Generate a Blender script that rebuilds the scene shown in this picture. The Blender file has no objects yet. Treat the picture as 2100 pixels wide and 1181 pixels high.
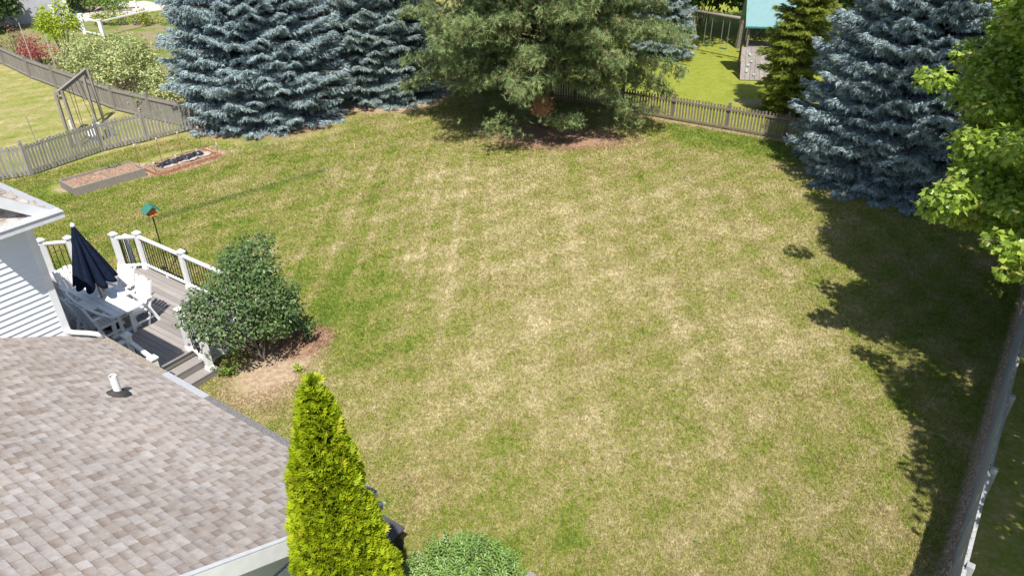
import bpy, math, random
import numpy as np
from mathutils import Vector, Matrix
R = math.radians
rng = np.random.default_rng(7)
random.seed(7)

# ---------------------------------------------------------------- camera, sky, sun
scene = bpy.context.scene
cam_d = bpy.data.cameras.new("camera"); cam = bpy.data.objects.new("camera", cam_d)
scene.collection.objects.link(cam); scene.camera = cam
CH = 9.5
cam.location = (0, 0, CH)
cam.rotation_euler = (R(90 - 30.5), 0, 0)
cam_d.sensor_width = 36; cam_d.lens = 36 * 1445 / 2100
cam_d.clip_start = 0.1; cam_d.clip_end = 2000

SUN_TO = Vector((0.065, -0.59, 1.0)).normalized()
SUN_EL = math.asin(SUN_TO.z)
world = bpy.data.worlds.new("World"); scene.world = world; world.use_nodes = True
wn = world.node_tree.nodes; wl = world.node_tree.links
bg = wn["Background"]
sky = wn.new("ShaderNodeTexSky"); sky.sky_type = 'NISHITA'; sky.sun_disc = False
sky.sun_elevation = SUN_EL; sky.sun_rotation = R(180) - math.atan2(SUN_TO.x, -SUN_TO.y)
sky.dust_density = 1.0; sky.air_density = 1.0
wl.new(sky.outputs[0], bg.inputs[0]); bg.inputs[1].default_value = 0.105
sun_d = bpy.data.lights.new("sun", 'SUN'); sun = bpy.data.objects.new("sun", sun_d)
scene.collection.objects.link(sun)
sun_d.energy = 5.0; sun_d.angle = R(0.53); sun_d.color = (1.0, 0.95, 0.87)
sun.rotation_euler = (-SUN_TO).to_track_quat('-Z', 'Y').to_euler()
scene.view_settings.view_transform = 'Standard'; scene.view_settings.look = 'None'
scene.view_settings.exposure = 0.42; scene.view_settings.gamma = 1.0
scene.render.engine = 'CYCLES'
scene.cycles.max_bounces = 6; scene.cycles.diffuse_bounces = 3; scene.cycles.transmission_bounces = 4
scene.cycles.transparent_max_bounces = 4

# ---------------------------------------------------------------- object helpers
COL = scene.collection
def tag(o, label=None, cat=None, group=None, kind=None):
    if label: o["label"] = label
    if cat: o["category"] = cat
    if group: o["group"] = group
    if kind: o["kind"] = kind
    return o
def empty(name, loc=(0, 0, 0), rz=0.0, label=None, cat=None, group=None):
    o = bpy.data.objects.new(name, None); COL.objects.link(o)
    o.location = loc; o.rotation_euler = (0, 0, rz); o.empty_display_size = 0.2
    return tag(o, label, cat, group)
def link_mesh(name, me, mat, parent=None):
    o = bpy.data.objects.new(name, me); COL.objects.link(o)
    if mat: me.materials.append(mat)
    if parent: o.parent = parent
    return o
def copy_tree(o, parent=None):
    c = o.copy(); COL.objects.link(c); c.parent = parent
    for ch in list(o.children): copy_tree(ch, c)
    return c

class MB:
    """collects plain shapes, builds ONE mesh object"""
    def __init__(s): s.v = []; s.f = []
    def add(s, vs, fs):
        n = len(s.v); s.v += [tuple(p) for p in vs]; s.f += [tuple(i + n for i in f) for f in fs]; return s
    def box(s, c, size, rot=None, taper=None):
        hx, hy, hz = size[0] / 2, size[1] / 2, size[2] / 2
        P = [Vector((x * hx, y * hy, z * hz)) for z in (-1, 1) for x, y in ((-1, -1), (1, -1), (1, 1), (-1, 1))]
        if taper is not None:
            for i in range(4, 8): P[i].x *= taper; P[i].y *= taper
        if rot is not None: P = [rot @ p for p in P]
        c = Vector(c); P = [p + c for p in P]
        return s.add(P, [(0, 3, 2, 1), (4, 5, 6, 7), (0, 1, 5, 4), (1, 2, 6, 5), (2, 3, 7, 6), (3, 0, 4, 7)])
    def bar(s, a, b, w, h, up=(0, 0, 1)):
        a = Vector(a); b = Vector(b); d = b - a; L = d.length; d.normalize()
        up = Vector(up); x = d.cross(up)
        if x.length < 1e-4: x = d.cross(Vector((0, 1, 0)))
        x.normalize(); z = x.cross(d)
        rot = Matrix((x, d, z)).transposed()
        return s.box((a + b) / 2, (w, L, h), rot)
    def tube(s, pts, radii, n=8, caps=True):
        pts = [Vector(p) for p in pts]; rings = []; vs = []
        if not hasattr(radii, '__len__'): radii = [radii] * len(pts)
        for i, p in enumerate(pts):
            d = (pts[min(i + 1, len(pts) - 1)] - pts[max(i - 1, 0)]).normalized()
            a = Vector((0, 0, 1)) if abs(d.z) < .9 else Vector((1, 0, 0))
            x = d.cross(a).normalized(); y = x.cross(d)
            for k in range(n):
                t = 2 * math.pi * k / n
                vs.append(p + (x * math.cos(t) + y * math.sin(t)) * radii[i])
        fs = []
        for i in range(len(pts) - 1):
            for k in range(n):
                a = i * n + k; b = i * n + (k + 1) % n
                fs.append((a, b, b + n, a + n))
        if caps:
            fs.append(tuple(range(n - 1, -1, -1))); m = (len(pts) - 1) * n
            fs.append(tuple(range(m, m + n)))
        return s.add(vs, fs)
    def prism(s, poly, z0, z1):
        n = len(poly)
        vs = [(x, y, z0) for x, y in poly] + [(x, y, z1) for x, y in poly]
        fs = [tuple(range(n - 1, -1, -1)), tuple(range(n, 2 * n))]
        fs += [(i, (i + 1) % n, n + (i + 1) % n, n + i) for i in range(n)]
        return s.add(vs, fs)
    def build(s, name, mat, parent=None, bevel=0.0, smooth=False):
        me = bpy.data.meshes.new(name); me.from_pydata(s.v, [], s.f); me.validate(); me.update()
        o = link_mesh(name, me, mat, parent)
        if smooth:
            me.polygons.foreach_set("use_smooth", [True] * len(me.polygons))
        if bevel > 0:
            m = o.modifiers.new("bevel", 'BEVEL'); m.width = bevel; m.segments = 1; m.limit_method = 'ANGLE'
        return o

def fast_mesh(name, V, T, mat, parent=None, rnd=None, smooth=False):
    """V (n,3), T (m,k) equal-size polygons"""
    V = np.asarray(V, np.float32); T = np.asarray(T, np.int32); m, k = T.shape
    me = bpy.data.meshes.new(name)
    me.vertices.add(len(V)); me.vertices.foreach_set("co", V.ravel())
    me.loops.add(m * k); me.loops.foreach_set("vertex_index", T.ravel())
    me.polygons.add(m); me.polygons.foreach_set("loop_start", np.arange(0, m * k, k, dtype=np.int32))
    if rnd is not None:
        a = me.attributes.new("rnd", 'FLOAT', 'FACE'); a.data.foreach_set("value", np.asarray(rnd, np.float32))
    me.update(calc_edges=True)
    return link_mesh(name, me, mat, parent)

def norm(a): return a / np.maximum(np.linalg.norm(a, axis=-1, keepdims=True), 1e-9)
def scatter(tv, tf, pos, dirs, scale, up=None, roll=None):
    """copies template (axis along +Z, flat side facing +Y) to pos; returns V,T and item index per face"""
    N = len(pos); tv = np.asarray(tv, float); tf = np.asarray(tf, int)
    z = norm(np.asarray(dirs, float))
    if up is None:
        r = rng.normal(size=(N, 3))
    else:
        r = np.broadcast_to(np.asarray(up, float), (N, 3)) + 0.0
    x = norm(np.cross(r, z)); y = np.cross(z, x)
    if roll is not None:
        c, s_ = np.cos(roll)[:, None], np.sin(roll)[:, None]
        x, y = x * c + y * s_, y * c - x * s_
    sc = np.asarray(scale, float)
    if sc.ndim == 0: sc = np.full(N, float(sc))
    V = (tv[None, :, 0:1] * x[:, None, :] + tv[None, :, 1:2] * y[:, None, :] + tv[None, :, 2:3] * z[:, None, :]) * sc[:, None, None] + np.asarray(pos)[:, None, :]
    T = tf[None] + (np.arange(N) * len(tv))[:, None, None]
    return V.reshape(-1, 3), T.reshape(-1, tf.shape[1]), np.repeat(np.arange(N), len(tf))

# ---------------------------------------------------------------- material helpers
class NT:
    def __init__(s, name):
        s.m = bpy.data.materials.new(name); s.m.use_nodes = True
        s.t = s.m.node_tree; s.n = s.t.nodes; s.l = s.t.links
        s.p = s.n["Principled BSDF"]; s.out = s.n["Material Output"]
    def new(s, typ, **kw):
        n = s.n.new(typ)
        for k, v in kw.items(): setattr(n, k, v)
        return n
    def val(s, x):
        return x
    def inp(s, sock, x):
        if x is None: return
        if hasattr(x, 'links') or isinstance(x, bpy.types.NodeSocket): s.l.new(x, sock)
        elif isinstance(x, (tuple, list)) and len(x) == 3 and sock.type == 'RGBA': sock.default_value = (*x, 1)
        else: sock.default_value = x
    def math(s, op, a, b=None, c=None, clamp=False):
        n = s.new("ShaderNodeMath", operation=op, use_clamp=clamp)
        s.inp(n.inputs[0], a); s.inp(n.inputs[1], b); s.inp(n.inputs[2], c)
        return n.outputs[0]
    def vmath(s, op, a, b=None):
        n = s.new("ShaderNodeVectorMath", operation=op); s.inp(n.inputs[0], a); s.inp(n.inputs[1], b)
        return n.outputs[0]
    def mix(s, f, a, b, mode='MIX'):
        n = s.new("ShaderNodeMix", data_type='RGBA', blend_type=mode)
        s.inp(n.inputs[0], f); s.inp(n.inputs[6], a); s.inp(n.inputs[7], b)
        return n.outputs[2]
    def noise(s, vec, scale, detail=4, rough=.55, dist=0.0):
        n = s.new("ShaderNodeTexNoise"); s.inp(n.inputs["Vector"], vec)
        n.inputs["Scale"].default_value = scale; n.inputs["Detail"].default_value = detail
        n.inputs["Roughness"].default_value = rough; n.inputs["Distortion"].default_value = dist
        return n.outputs[0]
    def mapr(s, x, a, b, c=0.0, d=1.0, smooth=True):
        n = s.new("ShaderNodeMapRange", interpolation_type='SMOOTHSTEP' if smooth else 'LINEAR')
        s.inp(n.inputs[0], x)
        for i, q in enumerate((a, b, c, d)): s.inp(n.inputs[1 + i], q)
        return n.outputs[0]
    def ramp(s, x, stops):
        n = s.new("ShaderNodeValToRGB"); s.inp(n.inputs[0], x); cr = n.color_ramp
        while len(cr.elements) < len(stops): cr.elements.new(0.5)
        for e, (p, c) in zip(cr.elements, stops): e.position = p; e.color = (*c, 1)
        return n.outputs[0]
    def bump(s, h, strength=.5, dist=.02):
        n = s.new("ShaderNodeBump"); n.inputs["Strength"].default_value = strength; n.inputs["Distance"].default_value = dist
        s.inp(n.inputs["Height"], h); s.l.new(n.outputs[0], s.p.inputs["Normal"])
    def coord(s, which="Object"):
        return s.new("ShaderNodeTexCoord").outputs[which]
    def fin(s, color=None, rough=.6, spec=None, metal=0.0):
        s.inp(s.p.inputs["Base Color"], color); s.inp(s.p.inputs["Roughness"], rough)
        s.p.inputs["Metallic"].default_value = metal
        if spec is not None: s.p.inputs["Specular IOR Level"].default_value = spec
        return s.m

def plain(name, c, rough=.55, var=.12, scale=8, bump=0.0, spec=.4, metal=0.0, stretch=None):
    m = NT(name); co = m.coord()
    if stretch: co = m.vmath('MULTIPLY', co, stretch)
    f = m.noise(co, scale, 5, .6)
    d = tuple(x * (1 - var) for x in c); b = tuple(min(1, x * (1 + var)) for x in c)
    if bump: m.bump(m.noise(co, scale * 5, 4), bump, .01)
    return m.fin(m.mix(m.mapr(f, .3, .7), d, b), rough, spec, metal)

def weathered(name, c1, c2, stretch=(6, 6, .8), c3=None, scale=3.0):
    m = NT(name); co = m.coord("Object")
    g = m.new("ShaderNodeNewGeometry"); isl = g.outputs["Random Per Island"]
    off = m.vmath('ADD', m.vmath('MULTIPLY', co, stretch), m.mix(1.0, (0, 0, 0), isl, 'ADD'))
    n1 = m.noise(off, scale, 6, .65, .6); n2 = m.noise(off, scale * 9, 4, .7)
    col = m.mix(m.mapr(n1, .3, .7), c1, c2)
    col = m.mix(m.math('MULTIPLY', m.mapr(n2, .45, .75), .45), col, tuple(x * .45 for x in c1))
    col = m.mix(m.math('MULTIPLY', isl, .6), col, tuple(x * .45 for x in c2))
    if c3: col = m.mix(m.mapr(m.noise(co, 1.3, 4), .5, .68, 0, .6), col, c3)
    m.bump(n2, .4, .006)
    return m.fin(col, .85, .2)

def leafmat(name, a, b, trans=.3, rough=.5, tint=None, spec=.4, patch=None):
    """foliage: per-leaf colour between a and b, light passing through"""
    m = NT(name)
    at = m.new("ShaderNodeAttribute", attribute_name="rnd"); r = at.outputs["Fac"]
    col = m.mix(r, a, b)
    if tint: col = m.mix(m.mapr(m.math('FRACT', m.math('MULTIPLY', r, 7.31)), .84, .97), col, tint)
    if patch:
        col = m.mix(m.mapr(m.noise(m.coord(), patch[1], 3), .45, .65, 0, patch[2] if len(patch) > 2 else .7), col, patch[0])
    m.inp(m.p.inputs["Base Color"], col); m.p.inputs["Roughness"].default_value = rough
    m.p.inputs["Specular IOR Level"].default_value = spec
    tr = m.new("ShaderNodeBsdfTranslucent")
    br = m.mix(1.0, col, (1.25, 1.3, .7), 'MULTIPLY'); m.inp(tr.inputs[0], br)
    mx = m.new("ShaderNodeMixShader"); mx.inputs[0].default_value = trans
    m.l.new(m.p.outputs[0], mx.inputs[1]); m.l.new(tr.outputs[0], mx.inputs[2])
    m.l.new(mx.outputs[0], m.out.inputs[0])
    return m.m

# house frame: s runs away from camera-left roof ridge to the lawn, t runs along the eave
AZ = R(33.8); RZ = math.pi / 2 - AZ
U2 = np.array([math.sin(AZ), math.cos(AZ)]); V2 = np.array([-U2[1], U2[0]])
def ST(s, t, z=0.0):
    p = s * U2 + t * V2; return (float(p[0]), float(p[1]), z)

# ---------------------------------------------------------------- ground
def ground_material(name, blade=False):
    m = NT(name)
    g = m.new("ShaderNodeNewGeometry"); P = m.vmath('MULTIPLY', g.outputs["Position"], (1, 1, 0))
    sx = m.new("ShaderNodeSeparateXYZ"); m.l.new(P, sx.inputs[0]); X, Y = sx.outputs[0], sx.outputs[1]
    big = m.noise(P, .16, 3, .5); mid = m.noise(P, .55, 4, .6, .4); sm = m.noise(P, 1.9, 4, .68, 1.1)
    fi = m.noise(P, 7.5, 5, .72, .5); vf = m.noise(P, 38, 3, .7)
    def ell(cx, cy, rx, ry, rot=0, soft=.5, nz=.6):
        dx = m.math('SUBTRACT', X, cx); dy = m.math('SUBTRACT', Y, cy); c, s_ = math.cos(rot), math.sin(rot)
        a = m.math('ADD', m.math('MULTIPLY', dx, c / rx), m.math('MULTIPLY', dy, s_ / rx))
        b = m.math('ADD', m.math('MULTIPLY', dx, -s_ / ry), m.math('MULTIPLY', dy, c / ry))
        d = m.math('SQRT', m.math('ADD', m.math('MULTIPLY', a, a), m.math('MULTIPLY', b, b)))
        d = m.math('ADD', d, m.math('MULTIPLY', m.math('SUBTRACT', sm, .5), nz * 1.6))
        d = m.math('ADD', d, m.math('MULTIPLY', m.math('SUBTRACT', fi, .5), nz * .9))
        return m.mapr(d, 1 + soft, 1 - soft, 0, 1)
    def line(ax, ay, bx, by, w0, w1, nz=.25):
        L = math.hypot(bx - ax, by - ay); nx, ny = -(by - ay) / L, (bx - ax) / L
        d = m.math('ADD', m.math('MULTIPLY', m.math('SUBTRACT', X, ax), nx), m.math('MULTIPLY', m.math('SUBTRACT', Y, ay), ny))
        dn = m.math('ADD', d, m.math('MULTIPLY', m.math('SUBTRACT', fi, .5), nz))
        return d, dn
    # dryness field
    dry = m.math('ADD', m.math('MULTIPLY', m.math('SUBTRACT', mid, .5), .85), m.math('MULTIPLY', m.math('SUBTRACT', sm, .5), .85))
    dry = m.math('ADD', dry, m.math('MULTIPLY', m.math('SUBTRACT', big, .5), .5))
    dry = m.math('ADD', dry, m.math('MULTIPLY', m.math('SUBTRACT', fi, .5), 1.15))
    dry = m.math('ADD', dry, m.math('MULTIPLY', m.math('SUBTRACT', vf, .5), .9))
    wsp = m.noise(m.vmath('ADD', P, (17, 3, 0)), 3.6, 5, .74, 2.2)
    dry = m.math('ADD', dry, m.math('MULTIPLY', m.math('SUBTRACT', wsp, .5), .95))
    dry = m.math('ADD', dry, .455)
    dry = m.math('ADD', dry, m.math('MULTIPLY', ell(3.2, 17.5, 6.5, 8.0, 0, .7, .2), .15))
    # mowing strips
    w = m.new("ShaderNodeTexWave", wave_type='BANDS', bands_direction='X', wave_profile='SIN')
    m.inp(w.inputs["Vector"], P); w.inputs["Scale"].default_value = .27; w.inputs["Distortion"].default_value = 1.2; w.inputs["Detail Scale"].default_value = .4
    dry = m.math('ADD', dry, m.math('MULTIPLY', m.math('SUBTRACT', w.outputs[1], .5), .11))
    w2 = m.new("ShaderNodeTexWave", wave_type='BANDS', bands_direction='X', wave_profile='SIN')
    m.inp(w2.inputs["Vector"], m.vmath('ADD', P, (.4, 0, 0))); w2.inputs["Scale"].default_value = .36; w2.inputs["Distortion"].default_value = 1.6; w2.inputs["Detail Scale"].default_value = .5
    dry = m.math('ADD', dry, m.math('MULTIPLY', m.math('MULTIPLY', m.mapr(w2.outputs[1], .72, 1.0, 0, 1), ell(-4.6, 19.5, 4.6, 8.0, 0, .5, .3)), .14))
    vr = m.new("ShaderNodeVectorRotate", rotation_type='Z_AXIS'); m.inp(vr.inputs[0], P); vr.inputs["Angle"].default_value = R(52)
    w3 = m.new("ShaderNodeTexWave", wave_type='BANDS', bands_direction='X', wave_profile='SIN')
    m.inp(w3.inputs["Vector"], vr.outputs[0]); w3.inputs["Scale"].default_value = .31; w3.inputs["Distortion"].default_value = 1.4; w3.inputs["Detail Scale"].default_value = .3
    dry = m.math('ADD', dry, m.math('MULTIPLY', m.math('SUBTRACT', w3.outputs[1], .5), .12))
    green = m.math('MAXIMUM', ell(9.6, 27.6, 3.4, 1.6, -.6, .5, .3), m.math('MULTIPLY', ell(-4.3, 15.6, 1.7, 2.6, .2, .6, .4), .85))
    green = m.math('MAXIMUM', green, m.math('MULTIPLY', ell(.35, 8.1, 1.1, 1.0, 0, .7, .8), .42))
    green = m.math('MAXIMUM', green, m.math('MULTIPLY', ell(-13, 21, 7.5, 5.5, 0, .6, .3), .42))
    green = m.math('MAXIMUM', green, m.math('MULTIPLY', ell(11.5, 13, 3.5, 9, .3, .5, .3), .35))
    dry = m.math('SUBTRACT', dry, m.math('MULTIPLY', green, .42))
    col = m.ramp(dry, [(0.0, (.125, .185, .030)), (.2, (.205, .248, .043)), (.42, (.280, .268, .090)), (.62, (.350, .310, .146)), (.8, (.435, .382, .220)), (1.0, (.54, .475, .31))])
    # reddish thatch and dark lush weeds
    th = m.mapr(m.noise(m.vmath('ADD', P, (31, 7, 0)), .8, 5, .72, 1.0), .54, .72, 0, .42)
    col = m.mix(th, col, (.30, .215, .115))
    wd = m.mapr(m.noise(m.vmath('ADD', P, (3, 57, 0)), 1.25, 4, .6, .4), .67, .76, 0, .4)
    col = m.mix(wd, col, (.11, .17, .04))
    # one mower track
    d0, dn = line(-11.9, 20.0, -6.9, 24.7, 0, 0, .35)
    seg = m.mapr(X, -12.5, -11, 0, 1); seg = m.math('MULTIPLY', seg, m.mapr(X, -7.2, -6.4, 1, 0))
    tr_ = m.math('MULTIPLY', m.mapr(m.math('ABSOLUTE', dn), .08, .28, 1, 0), m.math('MULTIPLY', seg, .62))
    col = m.mix(tr_, col, (.11, .15, .045))
    # neighbour's bright yard beyond the back fence
    nd, ndn = line(11.2, 28.1, 7.0, 30.8, 0, 0)
    nb = m.math('MULTIPLY', m.mapr(ndn, -.1, .1, 1, 0), m.mapr(X, 2, 4, 0, 1))
    ncol = m.ramp(m.math('ADD', m.math('MULTIPLY', fi, .55), m.math('MULTIPLY', sm, .5)), [(.32, (.11, .15, .018)), (.5, (.225, .26, .035)), (.7, (.33, .325, .08))])
    col = m.mix(nb, col, ncol)
    # bare soil and mulch
    soil = m.mix(m.mapr(fi, .3, .7), (.20, .115, .075), (.42, .28, .19))
    sand = m.mix(m.mapr(fi, .3, .7), (.30, .22, .145), (.52, .40, .285))
    masks = [(ell(1.9, 28.5, 2.9, 1.55, -.1, .35, .8), soil), (ell(-11.0, 31.6, 3.5, 3.5, 0, .1, .3), soil), (ell(-6.3, 35.2, 3.2, 3.35, 0, .1, .25), sand),
             (ell(14.2, 24.8, 3.0, 3.0, 0, .1, .2), soil), (ell(-5.3, 12.62, 1.15, .72, RZ, .45, 1.0), sand),
             (ell(-4.9, 13.6, .75, .6, RZ, .3, .5), soil), (ell(-14.6, 24.05, 1.75, .85, .88, .1, .3), sand), (ell(-12.5, 25.5, 1.75, .9, .94, .1, .3), sand),
             (m.math('MULTIPLY', ell(-5.2, 11.7, .9, .4, .5, .5, .7), .6), sand), (m.math('MULTIPLY', ell(11.9, 33.6, 1.2, .6, 0, .4, .7), .7), sand)]
    for k, c in masks: col = m.mix(k, col, c)
    fa, fan = line(6.88, 7.23, 12.35, 14.31, 0, 0, .22)
    strip = m.math('MULTIPLY', m.mapr(fan, -.12, -.02, 0, 1), m.mapr(fan, .10, .24, 1, 0))
    mulch = m.mix(m.mapr(m.noise(P, 22, 4, .8), .35, .65), (.40, .30, .22), (.80, .66, .53))
    col = m.mix(m.math('MULTIPLY', strip, .9), col, mulch)
    fb, fbn = line(11.2, 28.1, 7.0, 30.8, 0, 0, .3)
    strip2 = m.math('MULTIPLY', m.mapr(m.math('ABSOLUTE', m.math('ADD', fbn, -.12)), .08, .3, 1, 0), m.mapr(X, 4, 6, 0, .8))
    col = m.mix(strip2, col, sand)
    # neighbour's beds at far left
    ga = m.math('MULTIPLY', m.mapr(m.math('SUBTRACT', Y, m.math('MULTIPLY', X, -.83)), 18.6, 18.9, 0, 1), m.mapr(X, -8, -12, 0, 1))
    bed = m.mix(m.mapr(m.noise(P, .5, 3), .4, .6), (.26, .22, .12), (.15, .20, .04))
    col = m.mix(ga, col, bed)
    # fine value noise
    v = m.mapr(m.noise(P, 85, 3, .8), .25, .75, .76, 1.34, False)
    if blade:
        at = m.new("ShaderNodeAttribute", attribute_name="rnd")
        v = m.math('MULTIPLY', v, m.mapr(at.outputs["Fac"], 0, 1, .78, 1.75, False))
        m.inp(m.p.inputs["Base Color"], m.vmath('MULTIPLY', col, v))
        m.p.inputs["Roughness"].default_value = .7; m.p.inputs["Specular IOR Level"].default_value = .15
        tr = m.new("ShaderNodeBsdfTranslucent"); m.inp(tr.inputs[0], m.vmath('MULTIPLY', col, v))
        mx = m.new("ShaderNodeMixShader"); mx.inputs[0].default_value = .35
        m.l.new(m.p.outputs[0], mx.inputs[1]); m.l.new(tr.outputs[0], mx.inputs[2]); m.l.new(mx.outputs[0], m.out.inputs[0])
        return m.m
    h = m.math('ADD', m.math('MULTIPLY', m.noise(P, 45, 4, .8), 1.0), m.math('MULTIPLY', fi, .6))
    m.bump(h, .55, .05)
    return m.fin(m.vmath('MULTIPLY', col, v), .9, .1)

M_ground = ground_material("lawn_and_soil")
gm = MB().add([(-150, -60, 0), (150, -60, 0), (150, 190, 0), (-150, 190, 0)], [(0, 1, 2, 3)])
g_o = gm.build("ground", M_ground); tag(g_o, "mown lawn with dry tan patches between the fences", "lawn", kind="structure")

def inside(poly, x, y):
    c = np.zeros(len(x), bool); n = len(poly); j = n - 1
    for i in range(n):
        xi, yi = poly[i]; xj, yj = poly[j]
        k = ((yi > y) != (yj > y)) & (x < (xj - xi) * (y - yi) / (yj - yi + 1e-12) + xi)
        c ^= k; j = i
    return c
def soil_hit(x, y):
    r = np.zeros(len(x), bool)
    for cx, cy, rx, ry, ro in ((1.9, 28.5, 2.5, 1.3, -.1), (-11.0, 31.2, 3.9, 3.9, 0), (-6.2, 35, 3.1, 3.2, 0), (14, 24.6, 3.8, 3.8, 0), (-5.3, 12.62, 1.05, .65, RZ), (-14.6, 24, 2.2, 1.0, .72), (-12.7, 26, 1.5, 1.0, .55)):
        dx, dy = x - cx, y - cy; a = (dx * math.cos(ro) + dy * math.sin(ro)) / rx; b = (-dx * math.sin(ro) + dy * math.cos(ro)) / ry
        r |= a * a + b * b < rng.uniform(.7, 1.25, len(x))
    return r
def make_grass():
    yard = [(6.4, 6.4), (12.4, 14.2), (19, 23), (11.2, 28), (7, 30.7), (3, 34), (-5, 38), (-12.5, 29.5), (-15.6, 26.9), (-17.2, 24.4), (-19, 23.3), (-19, 19.5), (-9, 11.5), (-2.5, 6.4)]
    N = 1500000
    # more blades close to the camera
    y = 6.4 + (38 - 6.4) * rng.random(N) ** 1.45; x = rng.uniform(-.80, .80, N) * (y * .862 + 4.9) * .95
    k = inside(yard, x, y); x, y = x[k], y[k]
    k = ~soil_hit(x, y); x, y = x[k], y[k]
    house = [ST(-2, 4.4)[:2], ST(4.0, 4.9)[:2], ST(4.0, 19)[:2], ST(-2, 19)[:2]]
    deckp = [ST(3.9, 12.75)[:2], ST(8.25, 12.75)[:2], ST(8.25, 17)[:2], ST(6.6, 18.75)[:2], ST(3.9, 18.75)[:2]]
    k = ~(inside(house, x, y) | inside(deckp, x, y)); x, y = x[k], y[k]
    n = len(x); far = np.clip((y - 6) / 30, 0, 1)
    hgt = rng.uniform(.025, .06, n) * (1 + .3 * far); wd = rng.uniform(.004, .009, n) * (1 + 2.2 * far)
    a = rng.uniform(0, 6.283, n); b = rng.uniform(0, 6.283, n); lean = rng.uniform(.3, 1.3, n) * hgt
    px = np.cos(a) * wd; py = np.sin(a) * wd
    V = np.empty((n, 3, 3), np.float32)
    V[:, 0] = np.stack([x - px, y - py, np.zeros(n)], 1); V[:, 1] = np.stack([x + px, y + py, np.zeros(n)], 1)
    V[:, 2] = np.stack([x + np.cos(b) * lean, y + np.sin(b) * lean, hgt], 1)
    o = fast_mesh("grass", V.reshape(-1, 3), np.arange(n * 3).reshape(-1, 3), ground_material("grass_blades", True), None, rng.random(n))
    tag(o, "short patchy green and straw coloured grass covering the lawn", "grass", kind="stuff")
make_grass()

# ---------------------------------------------------------------- materials of the built things
M_white = plain("white_vinyl", (.80, .81, .82), .4, .03, 5)
M_trim = plain("white_trim_paint", (.74, .76, .79), .45, .05, 6)
M_gutter = plain("gutter_aluminium", (.60, .62, .66), .35, .06, 12, spec=.5)
M_mesh = plain("gutter_mesh", (.20, .19, .19), .6, .55, 60, .6)
M_meshw = plain("leaf_guard", (.44, .45, .48), .5, .25, 70, .4)
M_black = plain("black_metal", (.015, .015, .017), .35, .2, 30)
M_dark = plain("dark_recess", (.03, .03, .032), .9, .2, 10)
M_deck = weathered("composite_decking", (.33, .30, .285), (.40, .37, .355), (7, .5, 3))
M_fascia = weathered("deck_riser_boards", (.25, .235, .225), (.30, .285, .275), (2, 7, 7))
M_poly = plain("white_poly_lumber", (.86, .87, .88), .45, .03, 9)
M_navy = plain("navy_canvas", (.008, .014, .036), .85, .25, 14, .3, .15)
M_brown = plain("stained_wood", (.30, .15, .07), .5, .25, 14)
M_grey = weathered("weathered_cedar", (.27, .255, .235), (.46, .435, .41), (22, 22, 1.2), (.26, .30, .16))
M_grey2 = weathered("old_grey_boards", (.23, .205, .185), (.43, .395, .365), (14, 14, 1.2))
M_brownf = weathered("brown_grey_boards", (.19, .145, .115), (.34, .28, .24), (14, 14, 1.2))
M_post = weathered("grey_post_wood", (.29, .25, .22), (.43, .39, .36), (9, 9, 1))

def shingle_material():
    m = NT("asphalt_shingles"); g = m.new("ShaderNodeNewGeometry"); r = g.outputs["Random Per Island"]
    co = m.coord()
    base = m.ramp(r, [(0, (.32, .27, .235)), (.25, (.35, .305, .275)), (.5, (.38, .335, .31)), (.75, (.40, .365, .345)), (1, (.425, .39, .375))])
    gr = m.noise(co, 160, 3, .8); bl = m.noise(co, 9, 4, .7); big = m.noise(co, .7, 3)
    v = m.math('MULTIPLY', m.mapr(gr, .25, .75, .72, 1.28, False), m.mapr(bl, .3, .7, .84, 1.12))
    v = m.math('MULTIPLY', v, m.mapr(big, .35, .65, .88, 1.06))
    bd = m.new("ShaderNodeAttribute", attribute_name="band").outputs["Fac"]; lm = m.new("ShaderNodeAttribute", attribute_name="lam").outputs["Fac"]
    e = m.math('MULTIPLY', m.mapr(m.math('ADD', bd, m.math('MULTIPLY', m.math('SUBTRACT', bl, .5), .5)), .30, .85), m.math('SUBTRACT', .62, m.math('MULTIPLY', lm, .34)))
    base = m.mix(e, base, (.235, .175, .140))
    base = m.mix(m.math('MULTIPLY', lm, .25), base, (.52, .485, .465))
    m.bump(gr, .5, .004)
    return m.fin(m.vmath('MULTIPLY', base, v), .9, .15)
M_shingle = shingle_material()
def siding_material():
    m = NT("vinyl_siding"); co = m.coord(); n = m.noise(m.vmath('MULTIPLY', co, (1, 1, 14)), 2.5, 4)
    return m.fin(m.mix(n, (.66, .70, .77), (.74, .77, .83)), .5, .3)
M_siding = siding_material()

M_fence_r = weathered("silver_cedar", (.36, .37, .39), (.56, .57, .59), (9, 9, 1.0))
class HB(MB):
    """MB in the house frame (s, t, z), stored relative to (s0, t0, z0)"""
    def __init__(s, off=(0, 0, 0)): super().__init__(); s.off = off
    def add(s, vs, fs):
        o = s.off; return super().add([(p[0] - o[0], p[1] - o[1], p[2] - o[2]) for p in vs], fs)

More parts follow.
